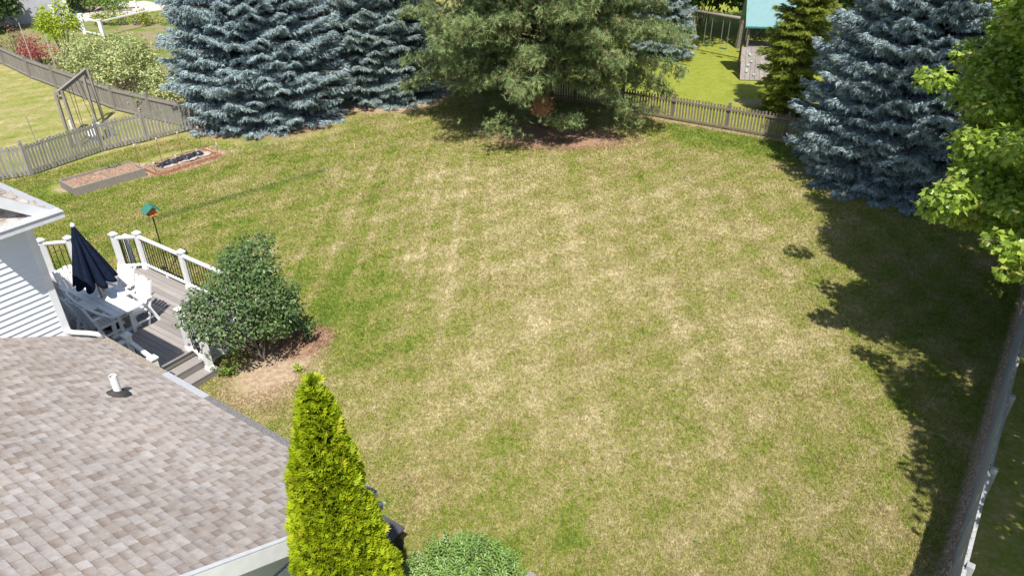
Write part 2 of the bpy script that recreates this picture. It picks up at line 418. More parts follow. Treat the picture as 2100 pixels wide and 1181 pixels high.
# ---------------------------------------------------------------- the house with its garage wing
WS, WT = 4.02, 11.63            # wall planes
EZ, GZ, GP = 4.97, 2.63, .52    # main eave height, garage eave height, pitch
GT0, GS = 4.87, 4.33            # garage rake and eave lines
HO = (0.0, 12.0, 0.0)
house = empty("house", ST(0, 12), RZ, "grey shingled house with pale blue clapboard walls at the left edge", "house")
def siding(name, a, b, z0, z1, out, step=.1, parent=house):
    """clapboard wall from a to b (s,t), normal out"""
    mb = HB(HO); n = int(round((z1 - z0) / step)); ln = math.hypot(b[0] - a[0], b[1] - a[1])
    for i in range(n):
        za, zb = z0 + i * step, z0 + (i + 1) * step
        o0, o1 = .026, .004
        vs = [(a[0] + out[0] * o0, a[1] + out[1] * o0, za), (b[0] + out[0] * o0, b[1] + out[1] * o0, za),
              (b[0] + out[0] * o1, b[1] + out[1] * o1, zb), (a[0] + out[0] * o1, a[1] + out[1] * o1, zb),
              (a[0], a[1], za), (b[0], b[1], za)]
        mb.add(vs, [(0, 1, 2, 3), (4, 5, 1, 0)])
    return mb.build(name, M_siding, parent)
core = HB(HO); core.box((-3.0, 15.9, EZ / 2 - .04), (14.0, 8.5, EZ - .1)); core.box((0, 8.45, 1.29), (7.9, 6.3, 2.56))
core.build("wall_core", M_siding, house)
siding("siding", (-10, WT), (WS - .09, WT), 2.45, 4.92, (0, -1))
siding("siding", (WS, WT + .09), (WS, 20.15), .45, 4.92, (1, 0))
siding("siding", (3.97, 5.3), (3.97, 11.5), .35, 2.5, (1, 0))
siding("siding", (-3.9, 5.27), (3.9, 5.27), .35, 2.5, (0, -1))
cb = HB(HO)
cb.box((WS - .035, WT - .012, 3.72), (.11, .03, 2.42)); cb.box((WS + .018, WT + .045, 3.72), (.03, .11, 2.42))
cb.build("corner_board", M_trim, house)
# gable triangle above garage wall
gt = HB(HO); gt.add([(-4.0, 5.27, 2.5), (4.0, 5.27, 2.5), (0, 5.27, 2.5 + 4.0 * GP)], [(0, 1, 2)])
gt.build("gable_wall", M_siding, house)

def shingles(name, org, du, dup, width, run, clip=None, parent=house, seed=1, expo=.128):
    """org: eave corner, du: along eave, dup: up the slope (unit); laminated tabs in courses"""
    r = random.Random(seed); mb = HB(HO); org = Vector(org); du = Vector(du); dup = Vector(dup); nn = du.cross(dup)
    if nn.z < 0: nn = -nn
    n = int(run / expo) + 1; G = []; LM = []
    for k in range(n):
        d0, d1 = k * expo, min(run, (k + 1) * expo + .01); x = -r.uniform(0, .25); hi = bool(k % 2)
        while x < width:
            w = r.uniform(.11, .20) if hi else r.uniform(.09, .16)
            x0, x1 = max(0, x), min(width, x + w - .003)
            if x1 > x0 + .01:
                lo0, lo1 = clip(d0) if clip else (0, width)
                a0, a1 = max(x0, lo0), min(x1, lo1)
                if a1 > a0 + .01:
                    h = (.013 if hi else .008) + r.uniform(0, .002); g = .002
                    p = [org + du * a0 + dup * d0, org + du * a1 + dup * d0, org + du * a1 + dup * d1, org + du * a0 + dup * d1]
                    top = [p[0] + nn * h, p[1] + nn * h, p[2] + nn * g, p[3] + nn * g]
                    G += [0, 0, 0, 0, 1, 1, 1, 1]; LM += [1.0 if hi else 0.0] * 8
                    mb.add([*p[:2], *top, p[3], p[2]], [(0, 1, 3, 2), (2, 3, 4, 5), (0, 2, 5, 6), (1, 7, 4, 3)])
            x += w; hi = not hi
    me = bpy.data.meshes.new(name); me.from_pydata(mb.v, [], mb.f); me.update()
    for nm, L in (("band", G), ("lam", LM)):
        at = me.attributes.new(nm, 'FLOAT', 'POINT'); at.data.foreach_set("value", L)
    return link_mesh(name, me, M_shingle, parent)
sl = math.hypot(1, GP); up_g = (-1 / sl, 0, GP / sl)
slab = HB(HO)
slab.add([(GS, GT0, GZ), (GS, WT, GZ), (0, WT, GZ + GS * GP), (0, GT0, GZ + GS * GP), (-GS, GT0, GZ), (-GS, WT, GZ),
          (GS, GT0, GZ - .12), (GS, WT, GZ - .12), (0, WT, GZ + GS * GP - .12), (0, GT0, GZ + GS * GP - .12), (-GS, GT0, GZ - .12), (-GS, WT, GZ - .12)],
         [(0, 1, 2, 3), (3, 2, 5, 4), (6, 9, 8, 7), (9, 10, 11, 8), (0, 6, 7, 1), (4, 5, 11, 10), (0, 3, 9, 6), (3, 4, 10, 9)])
slab.build("roof_deck", plain("roof_felt", (.30, .26, .23), .9), house)
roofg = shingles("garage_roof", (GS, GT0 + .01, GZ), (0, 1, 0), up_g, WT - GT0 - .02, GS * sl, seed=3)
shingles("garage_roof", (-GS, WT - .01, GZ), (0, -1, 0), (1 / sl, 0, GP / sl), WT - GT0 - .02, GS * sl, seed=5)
rk = HB(HO)
def sp(s, t, dz=0): return (s, t, GZ + (GS - s) * GP + dz)
rk.bar(sp(GS - .35, GT0 - .02, -.115), sp(0, GT0 - .02, -.115), .035, .20)
rk.bar(sp(-.0, GT0 - .02, -.115), (-GS - .02, GT0 - .02, GZ - .115), .035, .20)
rk.build("rake_board", M_trim, house)
de = HB(HO); de.bar(sp(GS + .02, GT0 - .012, .016), sp(0, GT0 - .012, .016), .05, .012); de.build("drip_edge", M_gutter, house)
rs = HB(HO); rs.bar(sp(GS - .1, GT0 + .16, -.16), sp(0, GT0 + .16, -.16), .30, .02); rs.build("soffit", plain("soffit_vinyl", (.42, .46, .52), .5), house)
# garage gutter: trough, then guards of different kinds laid on it
gu = HB(HO)
gu.box((GS + .065, (GT0 + WT) / 2 + .05, GZ - .075), (.11, WT - GT0 - .3, .11)); gu.build("gutter", M_gutter, house)
for t0, t1, mt in ((9.62, WT - .1, plain("leafy_guard", (.34, .29, .24), .85, .5, 45, .8)), (8.55, 9.62, M_meshw), (GT0 + .2, 8.55, M_mesh)):
    b = HB(HO); rr = Matrix.Rotation(R(12), 3, 'Y'); b.box((GS + .06, (t0 + t1) / 2, GZ - .012), (.135, t1 - t0 - .004, .014), rr); b.build("gutter_guard", mt, house)
# vent pipe through the shingles
ps, pt = 3.44, 9.05; pz = GZ + (GS - ps) * GP
vp = empty("vent", (0, 0, 0)); bpy.data.objects.remove(vp)
pp = HB(HO); pp.tube([(ps, pt, pz - .05), (ps, pt, pz + .33)], .052, 20, False)
pp.tube([(ps, pt, pz + .33), (ps, pt, pz + .325)], [.052, .044], 20, False)
pipe = pp.build("vent_pipe", M_white, house, smooth=True)
fl = HB(HO); nv = Vector((GP, 0, 1)).normalized(); c0 = Vector((ps, pt, pz)); ring = []
fx = Vector((1, 0, -GP)).normalized(); fy = Vector((0, 1, 0))
for rad, h in ((.17, .014), (.145, .03), (.12, .05), (.055, .075)):
    for k in range(20):
        a = k * math.pi / 10; ring.append(c0 + fx * math.cos(a) * rad + fy * math.sin(a) * rad * .9 + nv * h)
fl.add(ring, [(j * 20 + k, j * 20 + (k + 1) % 20, (j + 1) * 20 + (k + 1) % 20, (j + 1) * 20 + k) for j in range(3) for k in range(20)])
fl.build("pipe_boot", plain("rubber_boot", (.05, .048, .046), .7, .2, 20), pipe, smooth=False)
# downspout elbow lying on the garage roof
ds = HB(HO); za = sp(WS, WT - .06)[2]
ds.tube([(3.98, WT - .03, za + .14), (4.04, WT - .05, za + .075), (4.22, WT - .16, za - .0), (4.33, WT - .22, za - .06), (4.385, WT - .24, za - .16)], .042, 10)
ds.build("downspout", M_white, house, smooth=True)
# main roof: gable end over the front wall, small shingled return at the corner
ES, ET, MP, RW, FT = 4.24, 11.26, .72, 5.0, 22.0
ez = EZ + .12; sm_ = math.hypot(1, MP)
mr = HB(HO)
mr.add([(ES, ET, ez), (ES, FT, ez), (ES - RW, FT, ez + MP * RW), (ES - RW, ET, ez + MP * RW), (ES - 2 * RW, ET, ez), (ES - 2 * RW, FT, ez),
        (ES, ET, ez - .13), (ES, FT, ez - .13), (ES - RW, FT, ez + MP * RW - .13), (ES - RW, ET, ez + MP * RW - .13), (ES - 2 * RW, ET, ez - .13), (ES - 2 * RW, FT, ez - .13)],
       [(0, 1, 2, 3), (3, 2, 5, 4), (6, 9, 8, 7), (9, 10, 11, 8), (0, 6, 7, 1), (0, 3, 9, 6), (3, 4, 10, 9), (1, 7, 8, 2), (2, 8, 11, 5)])
mr.build("roof_deck", M_trim, house)
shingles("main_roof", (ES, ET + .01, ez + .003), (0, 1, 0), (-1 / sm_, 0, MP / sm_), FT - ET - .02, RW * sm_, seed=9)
gw = HB(HO); gw.add([(WS, WT - .002, EZ - .1), (ES - RW, WT - .002, EZ - .1 + MP * 4.62), (-5.2, WT - .002, EZ - .1)], [(0, 1, 2)]); gw.build("gable_wall", M_siding, house)
for i in range(24):
    pass
n_ = 24; gs = HB(HO)
for i in range(n_):
    za, zb = 4.92 + i * .1, 5.02 + i * .1; sr = min(WS - .02, WS - (za - 4.95) / MP - .05); sl_ = ES - 2 * RW + (WS - sr) + .4
    gs.add([(sl_, WT - .026, za), (sr, WT - .026, za), (sr - .1, WT - .004, zb), (sl_, WT - .004, zb), (sl_, WT, za), (sr, WT, za)], [(0, 1, 2, 3), (4, 5, 1, 0)])
gs.build("siding", M_siding, house)
rb_ = HB(HO); rb_.bar((ES, ET - .02, ez - .075), (ES - RW, ET - .02, ez - .075 + MP * RW), .035, .15); rb_.build("rake_board", M_trim, house)
de2 = HB(HO); de2.bar((ES + .01, ET - .01, ez + .014), (ES - RW, ET - .01, ez + .014 + MP * RW), .05, .012); de2.build("drip_edge", M_gutter, house)
# return: wraps from the side eave round the front corner
RL, RP_ = 3.28, .98; RB = WT - .03; RF = 11.22
rt_ = HB(HO); hz = ez - .02 + RP_ * (RB - RF)
rt_.add([(ES + .02, RF, ez - .02), (RL, RF, ez - .02), (RL + .05, RB, hz), (ES - (RB - RF), RB, hz), (ES + .02, RF, ez - .15), (RL, RF, ez - .15), (RL, RB, ez - .15), (ES + .02, RB, ez - .15)],
        [(0, 1, 2, 3), (0, 4, 5, 1), (5, 6, 2, 1), (4, 7, 6, 5)])
rt_.build("cornice_return", M_trim, house)
sr_ = math.hypot(1, RP_)
shingles("return_roof", (RL, RF + .005, ez - .017), (1, 0, 0), (0, 1 / sr_, RP_ / sr_), ES - RL, (RB - RF) * sr_, lambda d: (0, ES - RL - d / sr_), seed=8)
mg = HB(HO)
mg.box(((RL + ES) / 2 + .05, RF - .055, ez - .06), (ES - RL + .14, .10, .11)); mg.box((ES + .07, (RF + FT) / 2, ez - .06), (.10, FT - RF, .11))
mg.build("gutter", M_gutter, house)
mgg = HB(HO); mgg.box(((RL + ES) / 2 + .04, RF - .05, ez + .004), (ES - RL + .12, .15, .012), Matrix.Rotation(R(12), 3, 'X')); mgg.box((ES + .06, (RF + FT) / 2 + .02, ez + .006), (.15, FT - RF, .012), Matrix.Rotation(R(12), 3, 'Y'))
mgg.build("gutter_guard", M_meshw, house)
sf = HB(HO); sf.box(((RL + ES) / 2 + .02, (RF + WT) / 2 - .01, ez - .16), (ES - RL, WT - RF - .05, .02)); sf.box((ES - .2, (WT + FT) / 2, ez - .165), (.36, FT - WT, .02)); sf.build("soffit", M_trim, house)

# ---------------------------------------------------------------- the deck
DZ = .53
DO = (6.0, 15.5, 0.0)
deck = empty("deck", ST(6.0, 15.5), RZ, "grey composite deck with white posts, black balusters and steps beside the house", "deck")
db = HB(DO); s = WS + .03
while s < 8.2:
    e = min(s + .137, 8.24); tm = min(18.72, 25.32 - e)
    db.box(((s + e) / 2, (12.92 + tm) / 2, DZ - .013), (e - s - .006, tm - 12.92, .026)); s += .14
db.build("decking", M_deck, deck)
br = HB(DO); br.box(((WS + .03 + 8.26) / 2, 12.845, DZ - .011), (8.23 - WS, .142, .028)); br.build("border_board", M_deck, deck)
un = HB(DO); un.prism([(WS + .03, 12.80), (8.2, 12.80), (8.2, 17.06), (6.6, 18.68), (WS + .03, 18.68)], .36, DZ - .03); un.build("rim_joists", M_fascia, deck)
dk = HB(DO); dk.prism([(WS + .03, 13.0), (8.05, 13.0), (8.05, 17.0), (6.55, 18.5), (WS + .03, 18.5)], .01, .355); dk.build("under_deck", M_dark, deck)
def steps(p0, p1, out):
    """p0,p1: ends of the deck edge; out: unit outward"""
    o = Vector((*out, 0)); a = Vector((*p0, 0)); b = Vector((*p1, 0)); d = (b - a).normalized(); ang = math.atan2(d.y, d.x); rot = Matrix.Rotation(ang, 3, 'Z')
    for i, (z, ext) in enumerate(((.355, 0), (.18, .14))):
        m1 = HB(DO); L = (b - a).length + ext; c = (a + b) / 2 + d * ext / 2 + o * (.28 * i + .14)
        m1.box((c.x, c.y, z - .013), (L, .275, .026), rot); tr = m1.build("tread", M_deck, deck)
        m2 = HB(DO); c2 = (a + b) / 2 + d * ext / 2 + o * (.28 * (i + 1) - .022); m2.box((c2.x, c2.y, (z - .026) / 2), (L - .02, .02, z - .03), rot); m2.build("riser", M_fascia, tr)
        m3 = HB(DO); c3 = (a + b) / 2 + d * (L / 2 - .012 - (L - (b - a).length) / 2 + ext / 2 + (0 if ext == 0 else ext / 2 - ext / 2)) + o * (.28 * i + .14)
        m3.box((c3.x, c3.y, (z - .03) / 2), (.02, .24, z - .03), rot); m3.build("stringer", M_fascia, tr)
steps((5.30, 12.78), (6.60, 12.78), (0, -1))
q = math.sqrt(.5)
steps((7.82, 17.46), (7.0, 18.28), (q, q))
def post(s, t, z0, h=1.02, lab=None):
    b = HB(DO); b.box((s, t, z0 + h / 2), (.125, .125, h)); b.box((s, t, z0 + .05), (.165, .165, .10), None, .86)
    p = b.build("post", M_white, deck, .004)
    c = HB(DO); c.box((s, t, z0 + h + .012), (.175, .175, .03)); c.box((s, t, z0 + h + .05), (.15, .15, .05), None, .25); c.box((s, t, z0 + h - .02), (.145, .145, .035))
    c.build("post_cap", M_white, p, .003); return p
def rail(a, za, b, zb, shade=True):
    a = Vector((*a, za)); b = Vector((*b, zb)); d = (b - a); L = Vector((d.x, d.y, 0)).length; n = d.normalized()
    a2, b2 = a + n * .06, b - n * .06
    r = HB(DO); r.bar(a2 + Vector((0, 0, .93)), b2 + Vector((0, 0, .93)), .085, .05); r.bar(a2 + Vector((0, 0, .895)), b2 + Vector((0, 0, .895)), .05, .045); r.build("top_rail", M_white, deck, .004)
    r = HB(DO); r.bar(a2 + Vector((0, 0, .12)), b2 + Vector((0, 0, .12)), .05, .06)
    nb_ = max(1, int(L / 1.0))
    for i in range(nb_): c = a + d * (i + .5) / nb_; r.box((c.x, c.y, c.z + .045), (.05, .05, .09))
    r.build("bottom_rail", M_white, deck, .003)
    k = max(1, int((L - .12) / .112))
    for i in range(k):
        c = a + d * ((i + .5) / k * (1 - .12 / L) + .06 / L)
        t = HB(DO); t.tube([(c.x, c.y, c.z + .15), (c.x, c.y, c.z + .875)], .0105, 6, False); t.build("baluster", M_black, deck)
PW = dict(w0=(4.12, 18.66), l1=(6.57, 18.66), l2=(7.03, 18.22), A=(7.78, 17.47), B=(8.16, 17.04), C=(8.16, 15.17), K=(8.16, 12.88), D=(6.56, 12.86), g1=(5.38, 12.86), gw=(4.12, 12.86))
for k, p in PW.items(): post(*p, DZ)
E_, M_, M2, g2 = (6.60, 12.34), (8.30, 17.99), (7.55, 18.74), (5.50, 12.34)
post(*E_, .18, .95); post(*g2, .18, .95); post(*M_, .18, .95); post(*M2, .18, .95)
for a, b in (('w0', 'l1'), ('l1', 'l2'), ('A', 'B'), ('B', 'C'), ('C', 'K'), ('K', 'D'), ('g1', 'gw')): rail(PW[a], DZ, PW[b], DZ)
for a, b in ((PW['D'], E_), (PW['g1'], g2), (PW['A'], M_), (PW['l2'], M2)): rail(a, DZ - .02, b, .2)
la = HB(DO)
for sgn in (1, -1):
    x = 6.7 - .4
    while x < 8.3:
        pa, pb = [x, .03], [x + .36 * 1.0, .36 + .03]
        if sgn < 0: pa, pb = [x + .36, .03], [x, .39]
        def cl(p, o):
            lim0, lim1 = 6.72, 8.17
            if p[0] < lim0: f = (lim0 - p[0]) / (o[0] - p[0] + 1e-9); return [lim0, p[1] + (o[1] - p[1]) * f]
            if p[0] > lim1: f = (lim1 - p[0]) / (o[0] - p[0] + 1e-9); return [lim1, p[1] + (o[1] - p[1]) * f]
            return p
        qa, qb = cl(pa, pb), cl(pb, pa)
        if (qb[0] - qa[0]) * (pb[0] - pa[0]) > 0: la.bar((qa[0], 12.775 + .004 * sgn, qa[1]), (qb[0], 12.775 + .004 * sgn, qb[1]), .03, .006, (0, 1, 0))
        x += .075
la.box((7.45, 12.77, .375), (1.5, .03, .05)); la.box((7.45, 12.77, .035), (1.5, .03, .05)); la.box((8.18, 12.77, .2), (.05, .03, .38)); la.box((6.72, 12.77, .2), (.05, .03, .38))
la.build("lattice", M_white, deck)

# ---------------------------------------------------------------- patio set
TC = (6.16, 15.18)
def patio_table():
    root = empty("patio_table", ST(*TC, DZ), RZ, "white slatted dining table with rounded ends on the deck", "table")
    hl, hw, Z = .98, .49, .735
    def half(y):  # half width at y
        w = hw - .10 * (abs(y) / hl) ** 2
        e = hl - abs(y)
        if e < .12: w -= .12 - math.sqrt(max(0, .12 ** 2 - (.12 - e) ** 2))
        return w
    ys = np.linspace(-hl, hl, 61); out = [(half(y), y) for y in ys] + [(-half(y), y) for y in ys[::-1]]
    n = len(out); inn = [(x * .90, y * .95) for x, y in out]
    b = MB(); vs = [(x, y, Z) for x, y in out] + [(x, y, Z) for x, y in inn] + [(x, y, Z - .035) for x, y in out] + [(x, y, Z - .035) for x, y in inn]
    fs = []
    for i in range(n):
        j = (i + 1) % n; fs += [(i, j, n + j, n + i), (2 * n + i, i, j, 2 * n + j)[::1], (2 * n + j, 2 * n + i, 3 * n + i, 3 * n + j), (n + i, n + j, 3 * n + j, 3 * n + i)]
    b.add(vs, fs); b.build("table_rim", M_poly, root)
    b = MB(); k = 7; w = hw * 1.8 / k
    for i in range(k):
        x0 = -hw * .9 + i * w; xm = max(abs(x0), abs(x0 + w)); yl = hl * .95
        while yl > .3 and half(yl / .95) * .90 < min(xm, hw * .895) - .001: yl -= .01
        b.box((x0 + w / 2, 0, Z - .016), (w - .009, 2 * yl - .004, .028))
    b.build("table_slats", M_poly, root)
    b = MB(); b.box((0, 0, Z - .07), (.07, 1.5, .06)); b.box((0, 0, .26), (.05, 1.1, .07)); b.build("stretcher", M_poly, root)
    for y in (-.55, .55):
        b = MB(); b.bar((-.34, y, .035), (.34, y, .035), .09, .06); b.bar((-.36, y, Z - .065), (.36, y, Z - .065), .08, .05)
        for x in (-.24, .24): b.bar((x, y, .06), (x * .85, y, Z - .08), .09, .045, (0, 1, 0))
        b.build("leg", M_poly, root, .004)
    b = MB(); b.tube([(0, 0, 0), (0, 0, .06), (0, 0, .09), (0, 0, .14)], [.24, .22, .05, .035], 24)
    return root
patio_table()
def patio_chair():
    root = empty("patio_chair", (0, 0, 0), 0.0)
    sw = .27
    b = MB()
    for i in range(6): b.box((-.20 + i * .083, 0, .43 - .012 * (5 - i) * .6), (.074, 2 * sw, .024))
    b.build("seat", M_poly, root, .003)
    b = MB(); rc = .34
    def bk(h, y): return (-.20 - rc * h, y, .40 + h)
    n = 5
    for i in range(n):
        f = (i - (n - 1) / 2) / ((n - 1) / 2); y0, y1 = f * .185, f * .215; top = .66 - .07 * f * f
        b.bar(bk(.02, y0), bk(top, y1), .082, .02, (1, 0, rc))
    b.bar(bk(.06, -.25), bk(.06, .25), .03, .07); b.bar(bk(.42, -.26), bk(.42, .26), .024, .055)
    b.build("backrest", M_poly, root, .003)
    for sg in (-1, 1):
        b = MB(); b.bar(bk(-.40, sg * .275)[:1] and (-.10, sg * .275, .0), bk(.63, sg * .275), .05, .026, (0, 1, 0)); b.build("back_stile", M_poly, root, .003)
        b = MB(); b.bar((.24, sg * .275, 0), (.22, sg * .275, .64), .028, .075, (1, 0, 0)); b.build("leg", M_poly, root, .003)
        b = MB(); b.bar((-.22, sg * .275, .40), (-.36, sg * .275, 0), .028, .07, (1, 0, 0)); b.build("leg", M_poly, root, .003)
        b = MB(); b.bar((-.33, sg * .275, .655), (.29, sg * .285, .645), .085, .022); b.build("armrest", M_poly, root, .004)
        b = MB(); b.bar((-.30, sg * .275, .16), (.24, sg * .275, .16), .022, .05); b.bar((-.24, sg * .275, .40), (.24, sg * .275, .40), .022, .06); b.build("side_rail", M_poly, root, .003)
    return root
ch0 = patio_chair()
CG = "white slatted armchairs around the deck table"
chairs = [(6.52, 14.76, math.pi, "white slatted armchair on the lawn side of the table, nearest the steps"),
          (6.62, 15.58, math.pi + .08, "white slatted armchair on the lawn side of the table, nearest the corner posts"),
          (5.84, 14.86, 0.0, "white armchair between the table and the house wall, nearest the steps"),
          (5.84, 15.66, -.05, "white armchair between the table and the house, partly behind the wall corner"),
          (6.18, 16.30, -math.pi / 2, "white armchair at the far end of the table behind the umbrella")]
for i, (s, t, r, lab) in enumerate(chairs):
    o = ch0 if i == 0 else copy_tree(ch0)
    o.location = ST(s, t, DZ); o.rotation_euler = (0, 0, RZ + r); tag(o, lab, "chair", CG)

def umbrella():
    root = empty("patio_umbrella", ST(*TC, DZ), RZ, "closed navy blue umbrella with white finial standing through the table", "umbrella")
    tl = Vector((-.08, .12, 0))
    b = MB(); b.tube([(0, 0, 0), (0, 0, .05), (0, 0, .075), (0, 0, .2)], [.23, .21, .06, .03], 24); b.build("base", M_black, root)
    b = MB(); b.tube([(0, 0, .05), tl + Vector((0, 0, 2.51))], .019, 12); b.build("pole", M_brown, root, smooth=True)
    Z0, Z1 = 1.26, 2.50
    b = MB(); N = 96; rows = 18; vs = []; fs = []
    for j in range(rows):
        f = j / (rows - 1); z = Z1 - (Z1 - Z0) * f
        for k in range(N):
            a = 2 * math.pi * k / N; ph = a * 8 / 2
            fold = abs(math.cos(ph)) ** .8; tw = math.sin(a * 3 + 1.3) * .10 + math.sin(a * 5) * .05
            rr = .03 + f ** 1.15 * (.13 + .30 * fold) * (1 + tw)
            zz = z - (.16 * fold * f ** 3) + .02 * math.sin(a * 7) * f
            p = tl * ((zz) / 2.45); vs.append((p.x + math.cos(a) * rr, p.y + math.sin(a) * rr, zz))
    for j in range(rows - 1):
        for k in range(N): fs.append((j * N + k, j * N + (k + 1) % N, (j + 1) * N + (k + 1) % N, (j + 1) * N + k))
    b.add(vs, fs); cn = b.build("canopy", M_navy, root, smooth=True)
    sd = cn.modifiers.new("cloth", 'SOLIDIFY'); sd.thickness = .006
    b = MB(); vs = []; fs = []
    for j in range(4):
        f = j / 3 * .27
        for k in range(N):
            a = 2 * math.pi * k / N; fold = abs(math.cos(a * 4)) ** .8
            rr = .035 + f ** 1.15 * (.15 + .31 * fold) * 1.05; zz = Z1 + .008 - (Z1 - Z0) * f - .03 * fold * (j / 3); vs.append((math.cos(a) * rr + tl.x, math.sin(a) * rr + tl.y, zz))
    for j in range(3):
        for k in range(N): fs.append((j * N + k, j * N + (k + 1) % N, (j + 1) * N + (k + 1) % N, (j + 1) * N + k))
    b.add(vs, fs); v = b.build("vent_flap", M_navy, cn, smooth=True)
    b = MB(); vs = []; ring = []
    b.tube([tl + Vector((0, 0, 2.48)), tl + Vector((0, 0, 2.51)), tl + Vector((0, 0, 2.55)), tl + Vector((0, 0, 2.58))], [.035, .05, .045, .012], 14); b.build("finial", M_white, root, smooth=True)
    b = MB(); b.box((.04, -.03, .95), (.05, .05, .16)); b.tube([(.05, -.05, 1.0), (.11, -.12, 1.0)], .01, 8); b.build("crank", M_brown, root, .004)
    return root
umbrella()

# ---------------------------------------------------------------- bird feeder on its pole
bf = empty("bird_feeder", (-9.49, 16.99, 0), R(-48), "bird feeder with green pitched roof and orange box on a thin black pole", "bird feeder")
b = MB(); b.tube([(0, 0, 0), (-.0, 0, 1.72)], .017, 8); b.tube([(0, 0, 1.68), (0, 0, 1.73)], [.02, .05], 8); b.build("pole", M_black, bf)
b = MB(); b.box((0, 0, 1.75), (.30, .24, .03)); b.prism([(-.10, -.085), (.10, -.085), (.10, .085), (-.10, .085)], 1.765, 1.90)
b.add([(-.10, -.085, 1.90), (-.10, .085, 1.90), (-.10, 0, 1.98), (.10, -.085, 1.90), (.10, .085, 1.90), (.10, 0, 1.98)], [(0, 2, 1), (3, 4, 5), (0, 3, 5, 2), (1, 2, 5, 4)])
b.build("feeder_box", plain("orange_cedar", (.55, .21, .08), .6, .2, 20), bf, .003)
for sg in (-1, 1):
    b = MB(); b.bar((0, sg * .095, 1.925), (.001, sg * .095, 1.926), .01, .01)
    b = MB(); ang = R(38) * -sg; b.box((0, sg * .10, 1.93), (.40, .26, .014), Matrix.Rotation(ang, 3, 'X')); b.build("roof_panel", plain("green_feeder_roof", (.045, .20, .15), .4, .12, 20), bf, .003)
b = MB(); b.tube([(.1, 0, 1.80), (.19, 0, 1.80)], .008, 6); b.build("perch", M_black, bf)

# ---------------------------------------------------------------- foliage templates
def cone_spikes(core_r, n_core, n_spk, spk_len, spk_w, seed):
    """twig: slim core spindle along +Z with splayed needle blades"""
    r = np.random.default_rng(seed); v = []; f = []
    for k in range(n_core):
        a = 2 * math.pi * k / n_core; v.append((math.cos(a) * core_r, math.sin(a) * core_r, .12))
    v.append((0, 0, 1.0)); v.append((0, 0, 0)); t = n_core
    for k in range(n_core): f.append((k, (k + 1) % n_core, t)); f.append(((k + 1) % n_core, k, t + 1))
    for k in range(n_spk):
        a = r.uniform(0, 6.283); z = r.uniform(.1, .8); d = np.array([math.cos(a) * .75, math.sin(a) * .75, r.uniform(.5, .9)]); d /= np.linalg.norm(d)
        sdir = np.array([-math.sin(a), math.cos(a), 0]) * spk_w; b = np.array([0, 0, z]); L = spk_len * r.uniform(.7, 1.1)
        i = len(v); v += [tuple(b + sdir), tuple(b - sdir), tuple(b + d * L)]; f.append((i, i + 1, i + 2))
    return v, f
T_SPR = cone_spikes(.10, 3, 6, .42, .055, 1)
def burst(n, w, seed, fwd=.35):
    r = np.random.default_rng(seed); v = []; f = []
    for k in range(n):
        z = r.uniform(fwd - .5, 1); a = r.uniform(0, 6.283); q = math.sqrt(max(0, 1 - z * z)); d = np.array([q * math.cos(a), q * math.sin(a), z])
        s_ = np.cross(d, r.normal(size=3)); s_ = s_ / np.linalg.norm(s_) * w; L = r.uniform(.75, 1.05); i = len(v)
        v += [tuple(s_), tuple(-s_), tuple(d * L)]; f.append((i, i + 1, i + 2))
    return v, f
T_PINE = burst(14, .056, 2)
# pointed oval leaf folded along its midrib, lying along +Z, face to +Y
T_LEAF = ([(0, 0, 0), (.26, .07, .35), (.20, .05, .72), (0, -.03, 1.0), (-.20, .05, .72), (-.26, .07, .35)], [(0, 1, 2), (0, 2, 3), (0, 3, 4), (0, 4, 5)])
T_LANCE = ([(0, 0, 0), (.15, .05, .3), (.13, .05, .62), (0, -.10, 1.0), (-.13, .05, .62), (-.15, .05, .3)], [(0, 1, 2), (0, 2, 3), (0, 3, 4), (0, 4, 5)])
mp = [(0, 0), (.18, .06), (.48, .02), (.36, .26), (.56, .50), (.30, .52), (.26, .62), (0, 1.0)]
mv = [(0, .05, .38)] + [(x, -.10 * abs(x), y) for x, y in mp] + [(-x, -.10 * abs(x), y) for x, y in mp[::-1][1:-1]]
T_MAPLE = (mv, [(0, i, i + 1) for i in range(1, len(mv) - 1)] + [(0, len(mv) - 1, 1)])
fanv = [(0, 0, 0)]; fanf = []
for a, L in ((-62, .6), (-35, .85), (-10, 1.0), (16, .95), (42, .8), (66, .55)):
    i = len(fanv); ar = R(a); w = .12
    fanv += [(math.sin(ar) * L * .55 - math.cos(ar) * w, .10 * (i % 2), math.cos(ar) * L * .55 + math.sin(ar) * w), (math.sin(ar) * L, -.05, math.cos(ar) * L), (math.sin(ar) * L * .55 + math.cos(ar) * w, .10 * (i % 2), math.cos(ar) * L * .55 - math.sin(ar) * w)]
    fanf += [(0, i, i + 1), (0, i + 1, i + 2)]
T_FAN = (fanv, fanf)

class Crown:
    def __init__(s): s.V = []; s.T = []; s.r = []; s.n = 0
    def add(s, tmpl, pos, dirs, scale, up=None, roll=None, rnd=None):
        if len(pos) == 0: return
        V, T, idx = scatter(tmpl[0], tmpl[1], pos, dirs, scale, up, roll)
        rr = rng.random(len(pos)) if rnd is None else rnd
        s.V.append(V); s.T.append(T + s.n); s.r.append(rr[idx]); s.n += len(V)
    def build(s, name, mat, parent):
        return fast_mesh(name, np.concatenate(s.V), np.concatenate(s.T), mat, parent, np.concatenate(s.r))

